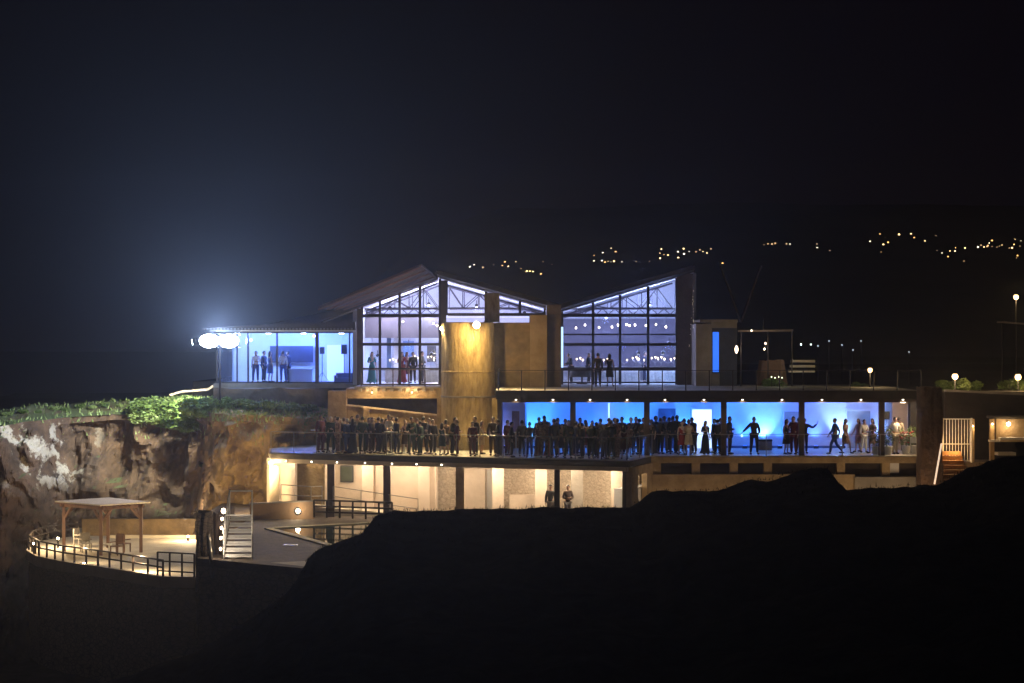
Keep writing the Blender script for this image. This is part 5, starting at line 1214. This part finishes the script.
for i in range(3): MB().pbox(789+i*1.2,815,370-i*5,372.5-i*5,109.5+i*.6,.4).build('step','floor',stp)
lamp('POINT', P(795,361,108.6), 8, (1,.9,.65), stp, .1)
for i,px in enumerate((771.5,775,779,782)):
    q = P(px,377+(i%2)*.8,107); t = thing('garden_light', ['first','second','third','fourth'][i]+' from left of the tiny lights on the ground before the hut', 'lamp', q, 'tiny lights before the hut')
    MB().ball(q,.035,nu=8,nv=5).build('globe',em('greenish_bulb',(.9,1,.6),3),t); MB().tube(q-Vector((0,0,q.z-ZU)),q,.012,n=5).build('stake','steel',t)
lamp('POINT', P(777,375,106.6), 6, (.9,1,.6), t, .05)
mast = thing('v_mast', 'faint pair of poles leaning apart in a V behind the annex', 'mast', P(741,312,112))
for a_ in ((719,262),(761,266)): MB().tube(P(741,322,113),P(a_[0],a_[1],113),.07,.05).build('pole',pm('faint_pole',(.04,.03,.028),.8),mast)
for i,(px,py,D_) in enumerate(((818,346,125),(829,341,130),(842,345,128),(853,350,124),(861,341,132),(909,352,126))):
    q = P(px,py,D_); t = thing('path_light', nth[i]+' from left of the dim cold lights beyond the upper terrace', 'lamp', (q.x,q.y,9.5), 'dim cold lights beyond the terrace')
    MB().ball(q,.04,nu=8,nv=5).build('globe','bulb_dim',t); MB().tube((q.x,q.y,9.5),(q.x,q.y,q.z-.04),.02,n=5).build('pole','steel',t)
# far town lights on the mountain
FT = [(470,267),(483,267.5),(494,264.5),(505,262),(516,262),(543,261.5),(527,271.5),(530,271.5),(533,271.5),(541,274),(594,261),(602,261),(605,262.5),(608,261.5),(611,262.5),(614,261.5),(622,262),(636,262),(660,253),(664,255),(668,255.5),(678,252),(684,254),(689,251.5),
      (696,252),(700,250),(703,251.5),(707,253),(711,249),(764,245),(768,244),(772,244),(790,244),(796,248.5),(817,244),(880,234),(899,234.5),(911,234),(936,235.5),(925,241),(937,251),(942,253),(948,256.5),(950,251),(955,251.5),(965,248),(964,261.5),(978,247),(981,245.5),
      (984,247),(988,245.5),(992,246.5),(997,247),(1002,245),(1012,248),(1014,244.5),(1015,239.5),(1021,241)]
rnd = random.Random(11)
for a_, b_, ya, yb, n_ in ((455,560,258,272,5),(590,725,248,264,11),(750,830,241,251,5),(870,1023,236,262,16),(800,870,338,350,0)):
    for k in range(n_): FT.append((rnd.uniform(a_,b_), rnd.uniform(ya,yb)))  # extra town lights added at random among the placed ones
FT.sort()
zone = lambda px: 'in the sparse row left of the right gable' if px < 560 else 'in the row over the right gable' if px < 650 else 'in the cluster above the hall end' if px < 730 else 'in the sparse middle row' if px < 850 else 'in the highest short row' if px < 940 and True else 'in the dense cluster at the far right'
proto_l = {}
cnt = {}
for i,(px,py) in enumerate(FT):
    D_ = 440.
    while D_ < 1050 and mountz(X(px,D_),D_) < Z(py+.6,D_): D_ += 3
    q = P(px,py,D_); zn = zone(px); cnt[zn] = cnt.get(zn,0)+1
    t = thing('hillside_lamp', 'far light number %d from left %s' % (cnt[zn], zn), 'lamp', (q.x,q.y,q.z-1.2), 'town lights on the dark hillside')
    k = random.uniform(.13,.33)*D_/700
    MB().ball(q,k*(1.3 if 525<px<535 else 1),k,k,8,6).build('globe',('far','far_white','far_orange','far_dim','far','far_dim')[random.randrange(6)],t); MB().tube(q-Vector((0,0,1.6)),q-Vector((0,0,k)),.07,n=5).build('pole','steel',t)
